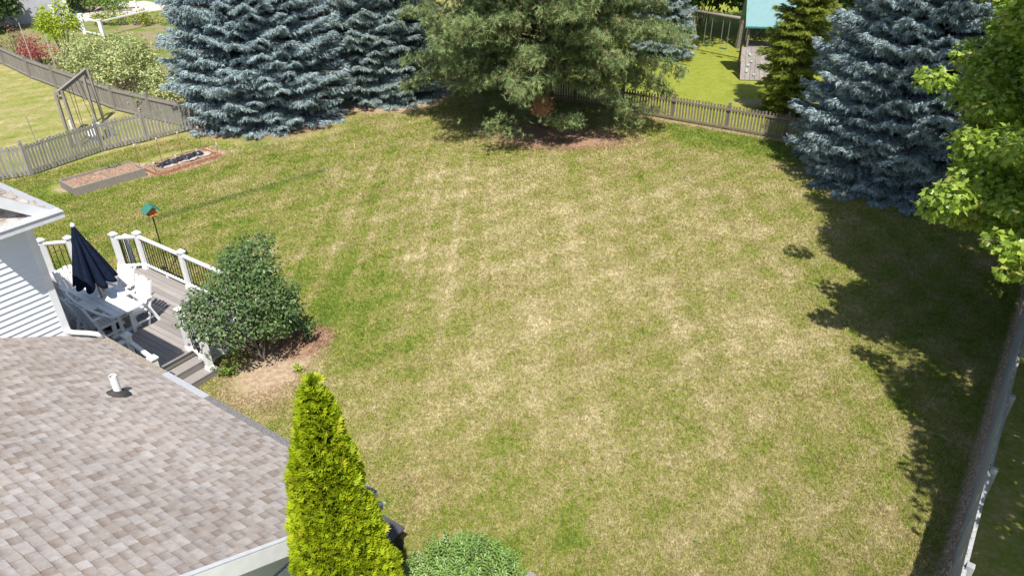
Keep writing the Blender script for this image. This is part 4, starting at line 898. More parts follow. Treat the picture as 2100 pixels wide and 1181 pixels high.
MAPLE_CLUMPS = {"A":[[-1.07,-3.83,2.92,0.54],[3.63,-1.51,10.59,0.5],[-0.44,4.7,6.82,0.64],[4.08,-2.91,9.01,0.56],[2.69,-2.17,9.1,0.69],[1.09,4.18,11.13,0.71],[-2.0,-3.29,2.82,0.56],[3.85,1.21,5.01,0.65],[-1.03,3.48,10.2,0.86],[4.36,2.09,3.48,0.72],[-0.91,-3.93,4.76,0.65],[1.72,-1.36,12.73,0.57],[-1.1,-3.52,10.31,0.73],[-1.66,-3.48,10.95,0.54],[0.74,-2.96,4.55,0.56],[1.96,-2.26,10.74,0.73],[0.74,1.69,12.99,0.72],[0.76,-3.05,2.64,0.52],[-0.09,-4.34,5.79,0.85],[-2.32,-1.78,9.95,0.9],[3.33,3.17,9.74,0.57],[-2.69,1.57,4.32,0.51],[-0.34,-2.33,12.91,0.59],[1.53,-3.8,11.46,0.65],[-3.43,0.49,4.3,0.5],[-0.78,3.31,3.37,0.84],[2.94,4.01,3.66,0.91],[-3.25,1.38,4.17,0.58],[2.26,-0.48,12.79,0.55],[-0.6,-3.47,12.4,0.76],[-2.43,-3.18,3.82,0.93],[2.34,2.16,2.64,0.59],[-1.86,-0.77,12.68,0.91],[5.02,-0.71,4.88,0.83],[-1.9,2.27,3.68,0.95],[0.55,3.19,3.24,0.72],[0.11,-4.63,6.87,0.74],[-1.05,-4.53,9.6,0.76],[1.04,4.95,8.35,0.9],[1.62,3.86,10.23,0.74],[1.98,-3.89,4.49,0.81],[1.43,3.94,7.36,0.68],[1.93,-3.0,6.9,0.85],[1.58,-3.58,9.8,0.59],[4.99,-1.41,6.63,0.85],[-0.71,-4.47,4.86,0.92],[-1.77,-1.94,12.38,0.62],[-0.54,2.98,11.31,0.94],[1.98,4.03,3.4,0.52],[2.37,1.38,11.8,0.72],[1.12,3.74,10.57,0.76],[1.2,-4.79,2.62,0.82],[4.18,-1.4,5.27,0.69],[3.36,-2.04,11.46,0.53],[2.52,-2.62,12.17,0.94],[2.37,-4.4,3.18,0.92],[3.98,-3.24,7.23,0.59],[3.46,-2.09,8.86,0.63],[-0.39,4.2,6.02,0.68],[-0.04,3.21,3.63,0.61],[5.07,0.43,3.83,0.8],[4.61,-1.57,2.61,0.55],[4.7,1.14,4.12,0.8],[2.88,-4.02,6.55,0.88],[-3.29,1.03,5.15,0.6],[-0.68,3.37,5.16,0.65],[3.5,-2.04,8.78,0.81],[0.1,-4.86,3.97,0.76],[-0.79,4.87,3.21,0.88],[-2.07,-0.98,12.47,0.63],[-3.3,-1.6,7.34,0.75],[0.9,5.16,7.05,0.51],[1.81,-3.01,3.58,0.94],[0.28,3.37,7.5,0.64],[-0.6,4.49,3.05,0.78],[2.44,-3.2,3.64,0.61],[4.91,-0.66,4.86,0.57],[-1.37,4.68,8.52,0.77],[-3.34,-1.47,7.79,0.71],[-3.38,-3.85,6.68,0.87],[2.78,1.03,7.55,0.91],[3.21,-0.69,4.93,0.9],[3.14,2.85,8.05,0.86],[3.33,0.41,6.83,0.69],[3.51,3.36,8.31,0.88],[4.08,-2.22,3.37,0.84],[2.82,1.37,9.9,0.9],[-1.05,-4.12,9.0,0.53],[2.56,-0.37,12.81,0.72],[4.62,2.19,3.54,0.86],[2.94,-1.06,6.61,0.91],[3.04,-2.35,12.09,0.73],[-0.11,3.69,5.64,0.69],[-2.74,1.19,3.98,0.88],[-1.02,-4.84,8.94,0.68],[4.85,1.36,6.77,0.8],[3.22,0.71,12.59,0.63],[-3.05,-0.41,6.01,0.52],[1.41,3.01,10.15,0.91],[1.99,1.88,11.0,0.79],[1.87,-4.45,7.98,0.89],[0.91,-4.96,5.25,0.85],[4.25,-0.78,6.36,0.66],[3.0,0.73,10.36,0.7],[5.12,-0.87,3.09,0.8],[3.54,0.91,4.12,0.72],[-2.91,-3.59,2.67,0.62],[2.73,1.42,6.75,0.81],[1.26,4.86,4.86,0.65],[-0.76,-2.9,11.85,0.78],[-1.31,-1.98,12.34,0.86],[3.36,0.45,4.06,0.83],[-1.71,-3.04,7.31,0.78],[2.4,1.79,8.99,0.89],[-1.3,3.24,3.65,0.65],[0.98,-3.34,3.19,0.89],[-3.08,-3.86,4.54,0.56],[-1.31,2.11,3.03,0.49],[-3.68,-0.02,4.31,0.33],[-1.84,1.79,3.44,0.64],[-3.27,0.49,3.68,0.43],[-0.83,1.96,2.59,0.6],[-3.49,1.05,5.05,0.32],[-1.0,5.1,3.64,0.34],[-2.49,3.07,5.29,0.58],[-1.84,2.09,3.78,0.44],[-0.5,5.19,4.83,0.64],[-2.38,3.05,4.14,0.58],[-3.1,1.23,4.11,0.34],[-2.0,4.18,5.92,0.6],[0.26,4.7,3.41,0.59],[-3.4,1.33,4.4,0.44],[-1.27,5.09,4.45,0.35],[-1.4,4.76,4.19,0.44],[0.26,4.42,2.49,0.46],[-2.38,0.65,4.13,0.63],[-2.16,2.68,6.88,0.59],[-1.52,4.46,6.49,0.66],[0.09,5.4,5.94,0.38],[-1.11,5.97,4.88,0.58],[-1.29,3.15,3.45,0.38],[-0.6,4.21,5.22,0.6],[-1.61,2.35,4.62,0.54],[-0.75,3.77,4.52,0.56],[-1.39,5.61,7.34,0.44],[-3.66,1.12,4.41,0.55],[-0.78,3.78,4.55,0.36],[-2.94,-0.12,4.59,0.52],[-0.3,4.25,3.63,0.44],[0.29,6.27,5.94,0.49],[-2.88,1.09,5.88,0.34],[-1.02,6.02,7.41,0.35],[-1.78,3.13,5.16,0.59],[-0.65,3.46,2.59,0.49],[-0.35,5.67,5.64,0.61],[-1.14,5.44,6.98,0.49],[-1.19,2.46,2.43,0.47],[-1.18,1.71,3.17,0.6],[0.07,3.83,2.73,0.53],[0.05,4.01,2.8,0.39],[-2.14,3.58,7.16,0.63],[-0.91,3.54,4.38,0.55],[-1.85,2.91,3.47,0.43],[-2.61,2.85,7.65,0.33],[-1.08,4.4,5.2,0.62],[-2.06,2.04,5.85,0.58],[-1.45,1.59,2.95,0.68],[0.56,5.0,4.21,0.53],[-1.28,5.06,4.46,0.49],[-1.52,3.37,6.08,0.57],[-1.5,4.68,4.74,0.35],[-3.57,0.18,5.36,0.49],[-0.67,3.45,4.48,0.34],[-0.72,3.26,2.7,0.62],[-0.9,5.22,7.2,0.35],[-1.43,4.58,4.78,0.52],[-1.65,1.58,3.52,0.33],[0.39,4.43,2.31,0.56],[-2.59,0.0,3.2,0.68],[-1.05,3.65,4.57,0.35],[-1.91,3.37,5.75,0.36],[-2.58,1.19,5.06,0.63],[0.19,5.29,5.79,0.53],[-0.0,4.47,3.22,0.58],[-1.05,5.31,7.39,0.47],[-2.42,0.6,3.88,0.33],[-2.34,3.78,5.52,0.63],[-3.14,0.12,5.51,0.51],[-3.44,1.42,3.69,0.6],[-2.34,2.02,6.62,0.5],[-1.45,1.33,3.27,0.61],[-1.46,4.1,3.85,0.49],[-4.55,0.63,4.06,0.38],[-4.5,0.47,4.38,0.45],[-3.92,3.09,5.86,0.4],[-4.25,-0.86,4.09,0.3],[-4.0,-0.96,3.91,0.3],[-4.13,-1.13,3.63,0.22],[-3.82,1.46,5.07,0.4],[1.57,5.82,3.15,0.72],[-1.75,6.0,7.52,0.38],[-1.53,4.04,6.21,0.65],[0.91,4.46,2.49,0.57],[-1.67,2.99,5.56,0.37],[-1.39,3.61,7.29,0.44],[0.08,6.57,5.27,0.38],[-1.25,2.35,3.1,0.43],[-2.03,3.05,4.87,0.42],[0.35,5.33,2.96,0.44],[-0.88,4.32,3.25,0.59],[0.02,4.85,4.26,0.58],[-0.98,3.73,3.39,0.57],[-0.59,5.44,3.72,0.63],[-0.23,3.86,3.75,0.4],[-1.04,2.89,4.12,0.44],[-3.25,1.24,4.54,0.43],[-0.94,5.83,6.43,0.56],[-1.85,5.1,5.83,0.58],[-1.38,2.57,5.6,0.73],[-0.22,6.51,4.45,0.59],[-1.74,3.87,3.16,0.61],[-1.93,3.44,6.76,0.4],[-0.45,5.18,6.24,0.36],[-2.2,3.45,6.88,0.5],[-0.43,4.23,5.4,0.4],[-1.68,5.22,5.31,0.4],[-1.27,4.35,5.53,0.73],[-0.83,4.09,5.93,0.51],[0.32,6.23,3.08,0.7],[-0.63,4.96,7.18,0.41],[-1.4,3.94,6.51,0.4],[-0.78,3.29,4.79,0.55],[-1.06,3.33,3.71,0.73],[-0.39,2.86,2.53,0.68],[-2.1,3.19,7.14,0.65],[-2.08,3.2,4.03,0.75],[0.51,6.42,4.41,0.55],[-0.41,6.01,3.73,0.66],[-1.37,3.31,5.64,0.49],[-1.59,3.39,3.62,0.57],[-0.86,2.07,2.82,0.45],[0.3,6.04,5.67,0.39],[-1.47,4.62,5.25,0.43],[-0.22,5.71,5.93,0.51],[-1.66,4.71,5.24,0.57],[0.73,6.66,7.08,0.55],[0.04,5.59,2.61,0.71],[-1.6,3.19,4.19,0.41],[-1.54,4.43,7.36,0.55],[-1.44,2.27,4.32,0.52],[1.16,6.87,5.3,0.63],[-0.04,4.54,4.8,0.41],[-1.23,4.73,7.04,0.38],[0.58,4.02,2.99,0.38],[0.23,6.83,6.12,0.38],[0.92,6.39,4.69,0.39],[-2.13,3.52,7.38,0.46],[-0.77,4.51,6.6,0.45],[-1.61,5.34,5.87,0.61],[-0.02,6.0,5.36,0.54],[-0.57,5.17,6.44,0.52],[0.8,6.1,4.95,0.72],[0.15,5.68,7.12,0.72],[-1.81,2.78,4.23,0.65],[-1.58,6.13,7.31,0.63],[-1.11,2.14,3.55,0.39],[-0.45,5.17,4.22,0.46],[-0.2,5.77,3.71,0.39],[-0.74,5.75,3.35,0.44]],"B":[[6.14,0.06,5.64,0.63],[3.86,1.36,10.82,0.54],[-5.54,-1.27,7.6,0.68],[-0.38,5.17,6.16,0.64],[-3.24,-1.84,9.03,0.7],[-2.3,-3.9,6.81,0.59],[2.89,0.02,12.63,0.85],[1.08,-4.76,9.0,0.51],[2.97,-0.72,11.71,0.55],[-3.81,1.68,11.03,0.75],[5.85,0.45,4.14,0.94],[3.68,-2.33,10.94,0.77],[3.35,-3.69,4.81,0.8],[4.19,-1.73,3.08,0.83],[0.16,4.44,3.1,0.62],[-4.66,-3.05,10.2,0.82],[2.17,4.53,11.2,0.56],[-0.83,-4.35,4.81,0.55],[-4.32,-2.87,8.56,0.91],[2.94,0.98,12.48,0.52],[-2.91,-2.48,11.04,0.85],[4.07,3.52,8.85,0.84],[3.48,-3.61,6.78,0.66],[5.38,-2.6,7.97,0.83],[1.98,-5.59,3.71,0.88],[-0.81,-3.19,12.57,0.79],[2.79,4.41,7.46,0.52],[-4.59,2.23,6.99,0.56],[4.14,2.32,5.72,0.8],[-1.32,-5.57,5.75,0.51],[4.6,1.07,11.73,0.7],[-4.52,-0.21,7.88,0.64],[4.19,-1.65,11.29,0.93],[2.29,2.68,3.67,0.72],[-3.64,-0.13,8.87,0.54],[-4.63,2.73,4.8,0.77],[-0.42,3.89,5.14,0.8],[-0.51,3.91,3.97,0.78],[-2.59,4.98,2.64,0.65],[-3.63,4.36,3.34,0.68],[3.67,2.58,6.08,0.89],[-1.79,4.57,10.58,0.86],[-2.23,-2.6,10.14,0.63],[-3.06,4.76,9.46,0.55],[-1.38,-4.98,3.2,0.84],[2.19,-4.92,7.91,0.73],[4.89,1.97,9.25,0.52],[-4.83,1.84,6.55,0.76],[-4.23,-1.18,11.19,0.8],[0.09,4.4,7.53,0.69],[2.41,-3.12,11.64,0.75],[2.96,4.35,10.95,0.89],[4.1,-2.77,8.59,0.7],[-3.96,-3.0,3.49,0.84],[-2.86,2.5,12.2,0.89],[5.01,-0.85,5.04,0.9],[-2.34,4.98,9.13,0.68],[0.08,3.76,5.1,0.69],[-1.91,4.59,10.85,0.52],[-0.59,2.72,12.97,0.81],[5.18,-3.19,7.23,0.7],[-3.07,0.3,12.46,0.53],[4.18,2.48,8.59,0.9],[0.89,3.92,7.98,0.74],[1.91,0.92,12.96,0.76],[-4.01,-1.48,12.29,0.64],[0.64,-4.49,4.81,0.88],[-2.92,-5.25,3.24,0.56],[0.88,-4.41,8.86,0.51],[-3.93,-0.04,3.45,0.69],[-2.72,4.91,8.88,0.61],[1.94,-4.69,11.4,0.6],[-1.14,-2.03,12.84,0.5],[-4.33,-2.2,4.2,0.81],[-3.54,1.88,11.05,0.8],[-1.73,3.26,5.31,0.92],[4.46,-4.17,3.9,0.74],[0.14,6.08,7.25,0.64],[5.31,-3.04,3.71,0.7],[1.13,-5.39,3.18,0.65],[1.27,-3.2,9.03,0.71],[-5.47,1.64,2.66,0.65],[-2.1,4.24,10.41,0.57],[-5.55,-1.91,3.82,0.74],[4.61,-1.61,3.24,0.7],[-5.83,0.33,4.09,0.73],[-1.48,5.06,9.98,0.94],[1.49,5.16,8.94,0.72],[1.29,-1.94,12.36,0.89],[-2.4,-5.57,4.89,0.53],[2.21,2.68,4.92,0.93],[2.26,-4.08,9.82,0.59],[-3.74,-1.84,6.28,0.76],[4.1,1.15,3.97,0.84],[-4.42,-1.95,3.15,0.92],[0.58,-5.28,3.23,0.73],[-2.64,2.33,3.83,0.63],[2.92,2.06,3.61,0.53],[-1.95,5.86,8.3,0.78],[5.35,2.97,5.04,0.61],[-0.49,-3.43,12.81,0.52],[4.87,1.84,6.39,0.83],[-0.47,-3.71,8.89,0.87],[5.04,1.97,10.12,0.73],[-1.37,3.34,7.96,0.59],[2.52,-2.84,8.86,0.52],[-3.12,0.67,12.72,0.62],[2.61,2.39,6.72,0.82],[-4.44,2.06,4.44,0.57],[-2.5,3.03,12.41,0.58],[-4.64,-0.12,5.61,0.59],[0.28,3.84,11.7,0.85],[-0.31,-4.24,10.45,0.69],[-2.91,2.81,5.19,0.57],[-2.38,6.03,3.58,0.62],[-5.65,1.76,3.93,0.58],[-3.9,-0.31,6.39,0.42],[-3.81,6.22,7.44,0.5],[-2.63,3.5,5.71,0.62],[-4.99,-1.65,7.86,0.38],[-4.45,1.34,6.6,0.49],[-4.85,0.4,5.66,0.41],[-3.54,2.92,7.67,0.37],[-2.88,4.79,4.62,0.59],[-5.38,-0.47,5.37,0.45],[-6.38,-1.52,6.29,0.58],[-4.19,3.99,4.32,0.45],[-5.91,-1.44,5.82,0.61],[-1.65,5.91,5.12,0.45],[-4.42,1.6,7.55,0.3],[-4.07,5.22,4.84,0.61],[-2.27,1.69,7.23,0.64],[-4.66,4.34,3.3,0.45],[-2.45,6.12,7.58,0.62],[-0.64,6.76,5.23,0.33],[-2.33,5.04,7.31,0.56],[-4.27,4.64,5.06,0.64],[-3.14,-0.41,7.82,0.49],[-5.13,0.95,4.4,0.41],[-4.66,-0.58,5.0,0.67],[-5.03,1.01,5.7,0.31],[-5.1,2.84,3.63,0.32],[-5.54,1.62,5.03,0.63],[-5.58,0.44,5.34,0.5],[-1.99,4.6,7.96,0.34],[-3.71,-1.54,6.36,0.41],[-4.61,0.44,5.11,0.6],[-2.79,5.93,3.33,0.34],[-3.84,5.09,4.52,0.4],[-2.74,0.56,7.61,0.52],[-1.16,4.35,7.58,0.59],[-4.43,0.15,7.57,0.57],[-0.98,4.62,6.87,0.49],[-5.18,0.22,6.92,0.44],[-2.73,2.32,5.27,0.5],[-3.69,6.84,3.37,0.42],[-4.34,4.64,5.35,0.57],[-4.46,2.39,7.28,0.61],[-2.89,-0.66,7.33,0.42],[-4.52,2.2,5.66,0.67],[-4.67,0.38,5.53,0.52],[-2.69,4.67,5.64,0.5],[-1.66,6.15,6.71,0.35],[-4.27,3.82,4.25,0.67],[-3.79,1.1,6.03,0.59],[-1.25,5.67,8.17,0.56],[-5.69,-2.09,7.87,0.35],[-4.65,-2.98,8.36,0.31],[-5.37,1.81,3.9,0.68],[-2.37,4.62,7.09,0.37],[-2.66,7.49,5.18,0.56],[-1.79,4.65,6.85,0.65],[-3.35,4.05,4.9,0.63],[-2.27,2.47,8.44,0.31],[-4.26,2.21,7.76,0.46],[-2.7,0.2,6.23,0.4],[-2.97,1.36,4.24,0.66],[-2.81,6.35,6.13,0.59],[-1.94,4.35,4.56,0.37],[-1.54,6.52,7.31,0.32],[-4.17,2.33,6.08,0.56],[-2.67,1.14,7.25,0.35],[-4.03,-1.81,6.91,0.66],[-3.06,1.06,7.12,0.49],[-2.8,7.19,4.36,0.57],[-3.56,5.85,3.45,0.37],[-3.45,0.87,7.91,0.38],[-3.28,4.88,6.89,0.5],[-2.36,4.88,4.63,0.68],[-0.37,4.61,7.78,0.68],[-3.26,3.04,8.2,0.64],[-3.93,3.6,4.32,0.7],[-4.94,1.7,4.52,0.64],[-3.52,-0.46,6.51,0.6],[-2.71,0.54,7.41,0.42],[-3.39,4.9,4.36,0.35],[-2.26,5.09,4.88,0.35],[-2.65,3.85,6.62,0.39],[-4.35,3.4,4.43,0.45],[-2.34,6.2,4.48,0.69],[-4.89,0.2,6.5,0.4],[-0.55,6.99,3.72,0.63],[-4.95,0.96,7.72,0.44],[-2.59,4.73,4.65,0.41],[-0.78,6.36,5.96,0.45],[-3.19,1.7,4.75,0.43],[-5.16,1.76,3.3,0.4],[-2.48,6.04,3.65,0.34],[-0.51,4.03,8.47,0.38],[-3.98,4.1,5.19,0.64],[-4.16,4.08,6.95,0.41],[-4.18,-0.4,4.75,0.4],[-5.19,2.25,5.16,0.41],[-4.43,4.25,4.08,0.61],[-2.26,5.43,4.4,0.67],[-4.04,1.29,7.0,0.39],[-2.16,4.36,6.16,0.57],[-5.32,0.96,3.71,0.32],[-2.06,1.81,7.81,0.3],[-1.45,6.11,7.02,0.64],[-2.72,1.1,6.26,0.58],[-3.49,0.16,8.48,0.51],[-2.89,4.94,3.91,0.57],[-4.37,0.78,4.71,0.66],[-3.11,5.47,5.95,0.41],[-3.14,0.12,5.13,0.57],[-1.9,4.96,7.87,0.65],[-4.27,0.07,3.42,0.52],[-4.49,-0.14,4.45,0.55],[-2.04,7.64,3.78,0.6],[-3.72,1.38,7.7,0.47],[-2.02,4.47,5.34,0.49],[-4.69,2.04,3.27,0.54],[-4.47,4.2,4.92,0.54]],"C":[[1.59,-4.79,5.06,0.54],[3.92,-3.19,5.87,0.71],[3.56,2.66,11.74,0.68],[3.23,4.24,7.59,0.63],[2.31,4.93,4.65,0.84],[1.29,5.55,4.61,0.56],[-3.74,-1.33,8.04,0.72],[3.12,1.93,9.95,0.73],[2.55,3.37,5.14,0.65],[4.33,-3.85,9.55,0.56],[0.45,-4.8,6.47,0.85],[-2.96,-4.89,8.43,0.81],[-2.91,-4.11,6.27,0.81],[3.32,-0.15,4.55,0.81],[-2.98,1.74,11.29,0.6],[2.94,2.87,5.97,0.77],[1.36,4.7,8.71,0.91],[-4.65,-0.89,9.55,0.94],[3.08,1.79,8.03,0.77],[-0.2,-4.19,9.13,0.67],[4.11,3.69,3.18,0.67],[-2.17,3.06,9.94,0.5],[-0.47,5.71,7.79,0.89],[1.92,3.13,8.06,0.82],[-4.07,-0.79,4.47,0.86],[-2.19,-2.77,2.91,0.5],[-2.9,-5.12,6.48,0.73],[-3.73,2.23,11.6,0.86],[2.36,1.83,11.77,0.71],[4.35,-2.3,9.37,0.7],[3.15,-1.05,9.59,0.88],[-2.77,-4.3,3.06,0.67],[4.2,-0.77,10.7,0.93],[-3.21,-1.47,10.57,0.65],[-1.36,3.57,12.49,0.51],[3.04,4.14,8.15,0.64],[2.5,-2.86,9.06,0.82],[3.85,-1.5,11.97,0.91],[-4.2,-1.21,8.43,0.76],[-3.51,-4.74,7.35,0.84],[-2.19,-5.53,4.39,0.77],[-2.39,-5.32,8.72,0.69],[2.58,0.68,12.59,0.66],[3.37,-3.62,6.37,0.7],[1.5,4.19,10.53,0.52],[3.72,-1.37,6.53,0.59],[3.54,-1.28,3.18,0.57],[1.13,-5.08,7.81,0.54],[4.27,-0.58,7.3,0.58],[4.1,2.48,3.98,0.81],[-4.3,-1.07,9.68,0.85],[1.6,4.93,5.78,0.75],[-2.36,-2.07,11.9,0.76],[5.3,0.64,6.06,0.76],[-1.33,4.85,9.37,0.76],[3.76,-1.95,5.6,0.71],[-3.44,-1.45,12.61,0.93],[2.81,-2.08,12.56,0.9],[-0.94,2.67,11.95,0.53],[3.12,2.87,11.63,0.63],[5.19,-1.22,8.82,0.86],[2.4,-5.08,7.8,0.82],[1.92,3.24,6.82,0.82],[-2.77,-1.88,8.33,0.87],[-1.7,-4.51,6.18,0.57],[-1.47,-2.12,12.3,0.74],[0.3,-4.46,2.64,0.59],[5.52,0.73,8.19,0.67],[3.97,4.12,5.69,0.56],[3.56,2.66,3.56,0.78],[3.24,1.57,3.43,0.75],[-0.52,4.55,4.57,0.94],[5.09,1.79,7.15,0.82],[-0.25,-5.95,2.93,0.56],[4.09,-3.2,3.77,0.78],[-2.3,2.12,12.98,0.89],[2.54,3.97,3.2,0.58],[-2.52,-3.85,3.82,0.58],[3.77,4.48,4.85,0.87],[-0.43,-4.16,4.48,0.73],[3.77,-2.29,2.82,0.81],[0.3,-5.33,4.64,0.77],[-2.66,3.15,12.01,0.86],[-0.25,-3.16,11.73,0.79],[-3.72,-3.62,10.84,0.58],[-0.51,4.53,10.27,0.8]]}
MG = "maples overhanging the right hand fence"
maple("large maple whose branches hang over the right edge in front of the shaded spruce", 12.6, 11.6, 13, MAPLE_CLUMPS['A'], 31, .12, 900, group=MG)
maple("nearest maple beyond the right fence, seen only by its shade on the lawn", 13.2, 3.6, 13, MAPLE_CLUMPS['B'], 32, .20, 300, group=MG, tm=T_LEAF)
maple("tall maple behind the others beside the shaded blue spruce", 16.2, 19.0, 14, MAPLE_CLUMPS['C'], 33, .24, 210, group=MG, tm=T_LEAF)

def arborvitae():
    r = np.random.default_rng(41); Ht = 6.0; root = empty("arborvitae", (-1.63, 4.52, 0), 0, "bright yellow green pointed arborvitae beside the garage gable", "arborvitae")
    b = MB(); b.tube([(0, 0, -.1), (0, 0, Ht * .9)], [.09, .01], 8); b.build("trunk", M_bark2, root)
    N = 60000; z = Ht * (1 - rng.random(N) ** .62); k = (z > 2.2) | (rng.random(N) < .45); z = z[k]; n = len(z)
    a = r.uniform(0, 6.283, n); t = (Ht - z) / Ht
    lob = .07 * np.sin(a * 3 + z * 2.1) + .06 * np.sin(a * 5 - z * 3.3 + 1) + .06 * np.sin(z * 9 + a * 2) + .05 * np.sin(a * 9 + z * 15)
    R_ = (.035 + 1.01 * t ** .80 * (1 - .33 * t)) * (1 + lob)
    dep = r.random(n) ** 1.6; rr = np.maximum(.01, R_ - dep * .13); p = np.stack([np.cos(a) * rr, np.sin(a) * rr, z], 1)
    o = np.stack([np.cos(a), np.sin(a), np.zeros(n)], 1)
    d = o * .62 + np.array([0, 0, .85]) + r.normal(size=(n, 3)) * .38
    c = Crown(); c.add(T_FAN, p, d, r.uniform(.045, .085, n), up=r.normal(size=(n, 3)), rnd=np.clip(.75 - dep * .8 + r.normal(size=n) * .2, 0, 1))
    # sprays first, then a dark solid core coloured as the inner shade
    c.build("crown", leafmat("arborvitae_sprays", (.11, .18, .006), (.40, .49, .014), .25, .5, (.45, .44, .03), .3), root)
    b = MB(); b.tube([(0, 0, 0), (0, 0, 1), (0, 0, 2.5), (0, 0, 4), (0, 0, 5.2), (0, 0, 5.85)], [.50, .55, .47, .31, .14, .01], 20); b.build("shade_core", plain("arborvitae_shade", (.035, .05, .01), .95, .3, 10), root)
arborvitae()

def laurel_bush(label, x, y, Ht, rad, seed, leaf=.085, n=520):
    """bush of upright stems with opposite pointed leaves"""
    r = np.random.default_rng(seed); root = empty("laurel_bush", (x, y, 0), 0, label, "bush"); b = MB(); P = []; D = []; S = []; UPv = []; RN = []
    for i in range(n):
        a = r.uniform(0, 6.283); q = r.uniform(0, 1) ** .5; tip = np.array([math.cos(a) * rad * q, math.sin(a) * rad * q, Ht * (1 - .42 * q ** 2.2) + r.normal() * .05])
        ax = np.array([math.cos(a) * q * .75, math.sin(a) * q * .75, 1.0]) + r.normal(size=3) * .12; ax /= np.linalg.norm(ax)
        if i % 5 == 0: b.tube([(tip[0] * .2, tip[1] * .2, 0), tuple(tip - ax * .4), tuple(tip)], [.012, .007, .002], 4, False)
        s_ = 0; k = 0; sid = np.cross(ax, r.normal(size=3)); sid /= np.linalg.norm(sid); sid2 = np.cross(ax, sid)
        while s_ < .42:
            w = sid if k % 2 == 0 else sid2
            for sg in (-1, 1):
                dd = w * sg + ax * (.75 - s_ * .9); P.append(tip - ax * s_); D.append(dd); UPv.append(ax); S.append(leaf * (.55 + min(1, s_ * 5) * .55) * r.uniform(.85, 1.15)); RN.append(min(1, max(0, .8 - s_ * 1.2 + r.normal() * .15)))
            s_ += .034; k += 1
    b.build("stems", M_bark2, root); c = Crown(); c.add(T_LANCE, np.array(P), np.array(D), np.array(S), up=np.array(UPv), rnd=np.array(RN))
    c.build("foliage", leafmat("laurel_leaves", (.07, .14, .035), (.27, .42, .11), .22, .32, (.28, .36, .10), .5), root)
laurel_bush("rounded mid green bush with pointed leaves at the bottom edge beside the arborvitae", -.66, 6.0, 1.98, 1.02, 51, .10, 440)
b0 = empty("slate_placeholder", (-1.71, 7.76, 0), RZ, "unidentified dark slate grey flat square cover showing beside the arborvitae", "placeholder")  # made-up flat box standing in for an unidentified dark shape
b = MB(); b.box((-.45, .45, .48), (.9, .9, .04)); b.build("lid", plain("slate_lid", (.07, .07, .085), .6, .3, 40, .3), b0, .004)
b = MB(); b.box((-.45, .45, .23), (.82, .82, .46)); b.build("box", M_dark, b0)
gp0 = empty("gate_post", (.25, 6.12, 0), R(-32), "weathered square post end with dark bolt at the bottom edge", "post")
b = MB(); b.box((0, 0, .74), (.11, .11, 1.48)); b.build("post", M_post, gp0, .004)
b = MB(); b.box((.30, 0, 1.30), (.5, .045, .12)); b.build("rail", M_post, gp0, .003)
b = MB(); b.tube([(.09, 0, 1.36), (.09, 0, 1.40)], .03, 10); b.build("bolt", M_black, gp0)

# deck side shrub
M_lilac = leafmat("dark_shrub_leaves", (.045, .09, .03), (.15, .235, .085), .16, .38, (.17, .24, .07), .35)
def deck_shrub():
    x0, y0 = -5.65, 13.0; root = empty("leafy_shrub", (x0, y0, 0), 0, "tall dark green many stemmed shrub leaning over the deck corner", "shrub")
    r = np.random.default_rng(61)
    ab = [(-6.05, 14.1, 1.89, 0.62), (-6.3, 14.3, 1.69, 0.5), (-5.75, 13.7, 1.94, 0.6), (-5.9, 14.45, 2.09, 0.48), (-6.25, 14.75, 1.89, 0.42), (-5.6, 13.9, 1.74, 0.4), (-6.45, 13.9, 1.64, 0.45), (-5.5, 13.3, 1.78, 0.45), (-5.85, 13.2, 1.98, 0.55), (-6.2, 13.0, 1.73, 0.5), (-6.5, 12.75, 1.75, 0.42), (-6.2, 12.45, 1.75, 0.45), (-6.55, 12.35, 1.6, 0.35), (-5.85, 12.5, 1.6, 0.45), (-5.6, 12.75, 1.75, 0.5), (-6.75, 12.5, 1.62, 0.26), (-6.82, 12.2, 1.55, 0.2), (-6.1, 12.0, 1.45, 0.32), (-6.45, 12.05, 1.4, 0.26), (-5.3, 12.9, 1.6, 0.5), (-5.15, 13.4, 1.45, 0.45), (-5.05, 13.0, 1.3, 0.38), (-5.15, 12.6, 1.2, 0.36), (-5.5, 12.3, 1.3, 0.35), (-5.9, 12.1, 1.1, 0.3), (-5.45, 12.9, 1.0, 0.28), (-4.98, 13.5, 1.0, 0.36), (-6.0, 12.35, 0.75, 0.2), (-5.1, 13.1, 0.75, 0.28)]
    cl = []
    for (x, y, z, c) in ab:
        cl.append((x - x0, y - y0, z, c))
        for _ in range(4):
            d = norm(r.normal(size=3)); cl.append((x - x0 + d[0] * c * .95, y - y0 + d[1] * c * .95, z + abs(d[2]) * c * .6 - .05, c * r.uniform(.22, .42)))
    b = MB()
    for i, (x, y, z, c) in enumerate(cl[::5]):
        a = r.uniform(0, 6.283); b.tube([(math.cos(a) * .1, math.sin(a) * .12, -.03), (x * .35 + math.cos(a) * .08, y * .35, z * .45), (x * .8, y * .8, z * .8), (x, y, z + c * .6)], [.022, .016, .010, .003], 5, False)
    b.build("stems", M_bark2, root); leafy(root, cl, T_LEAF, M_lilac, 1150, .085, 62, .9, flat=.8, name="foliage", outw=.5)
deck_shrub()
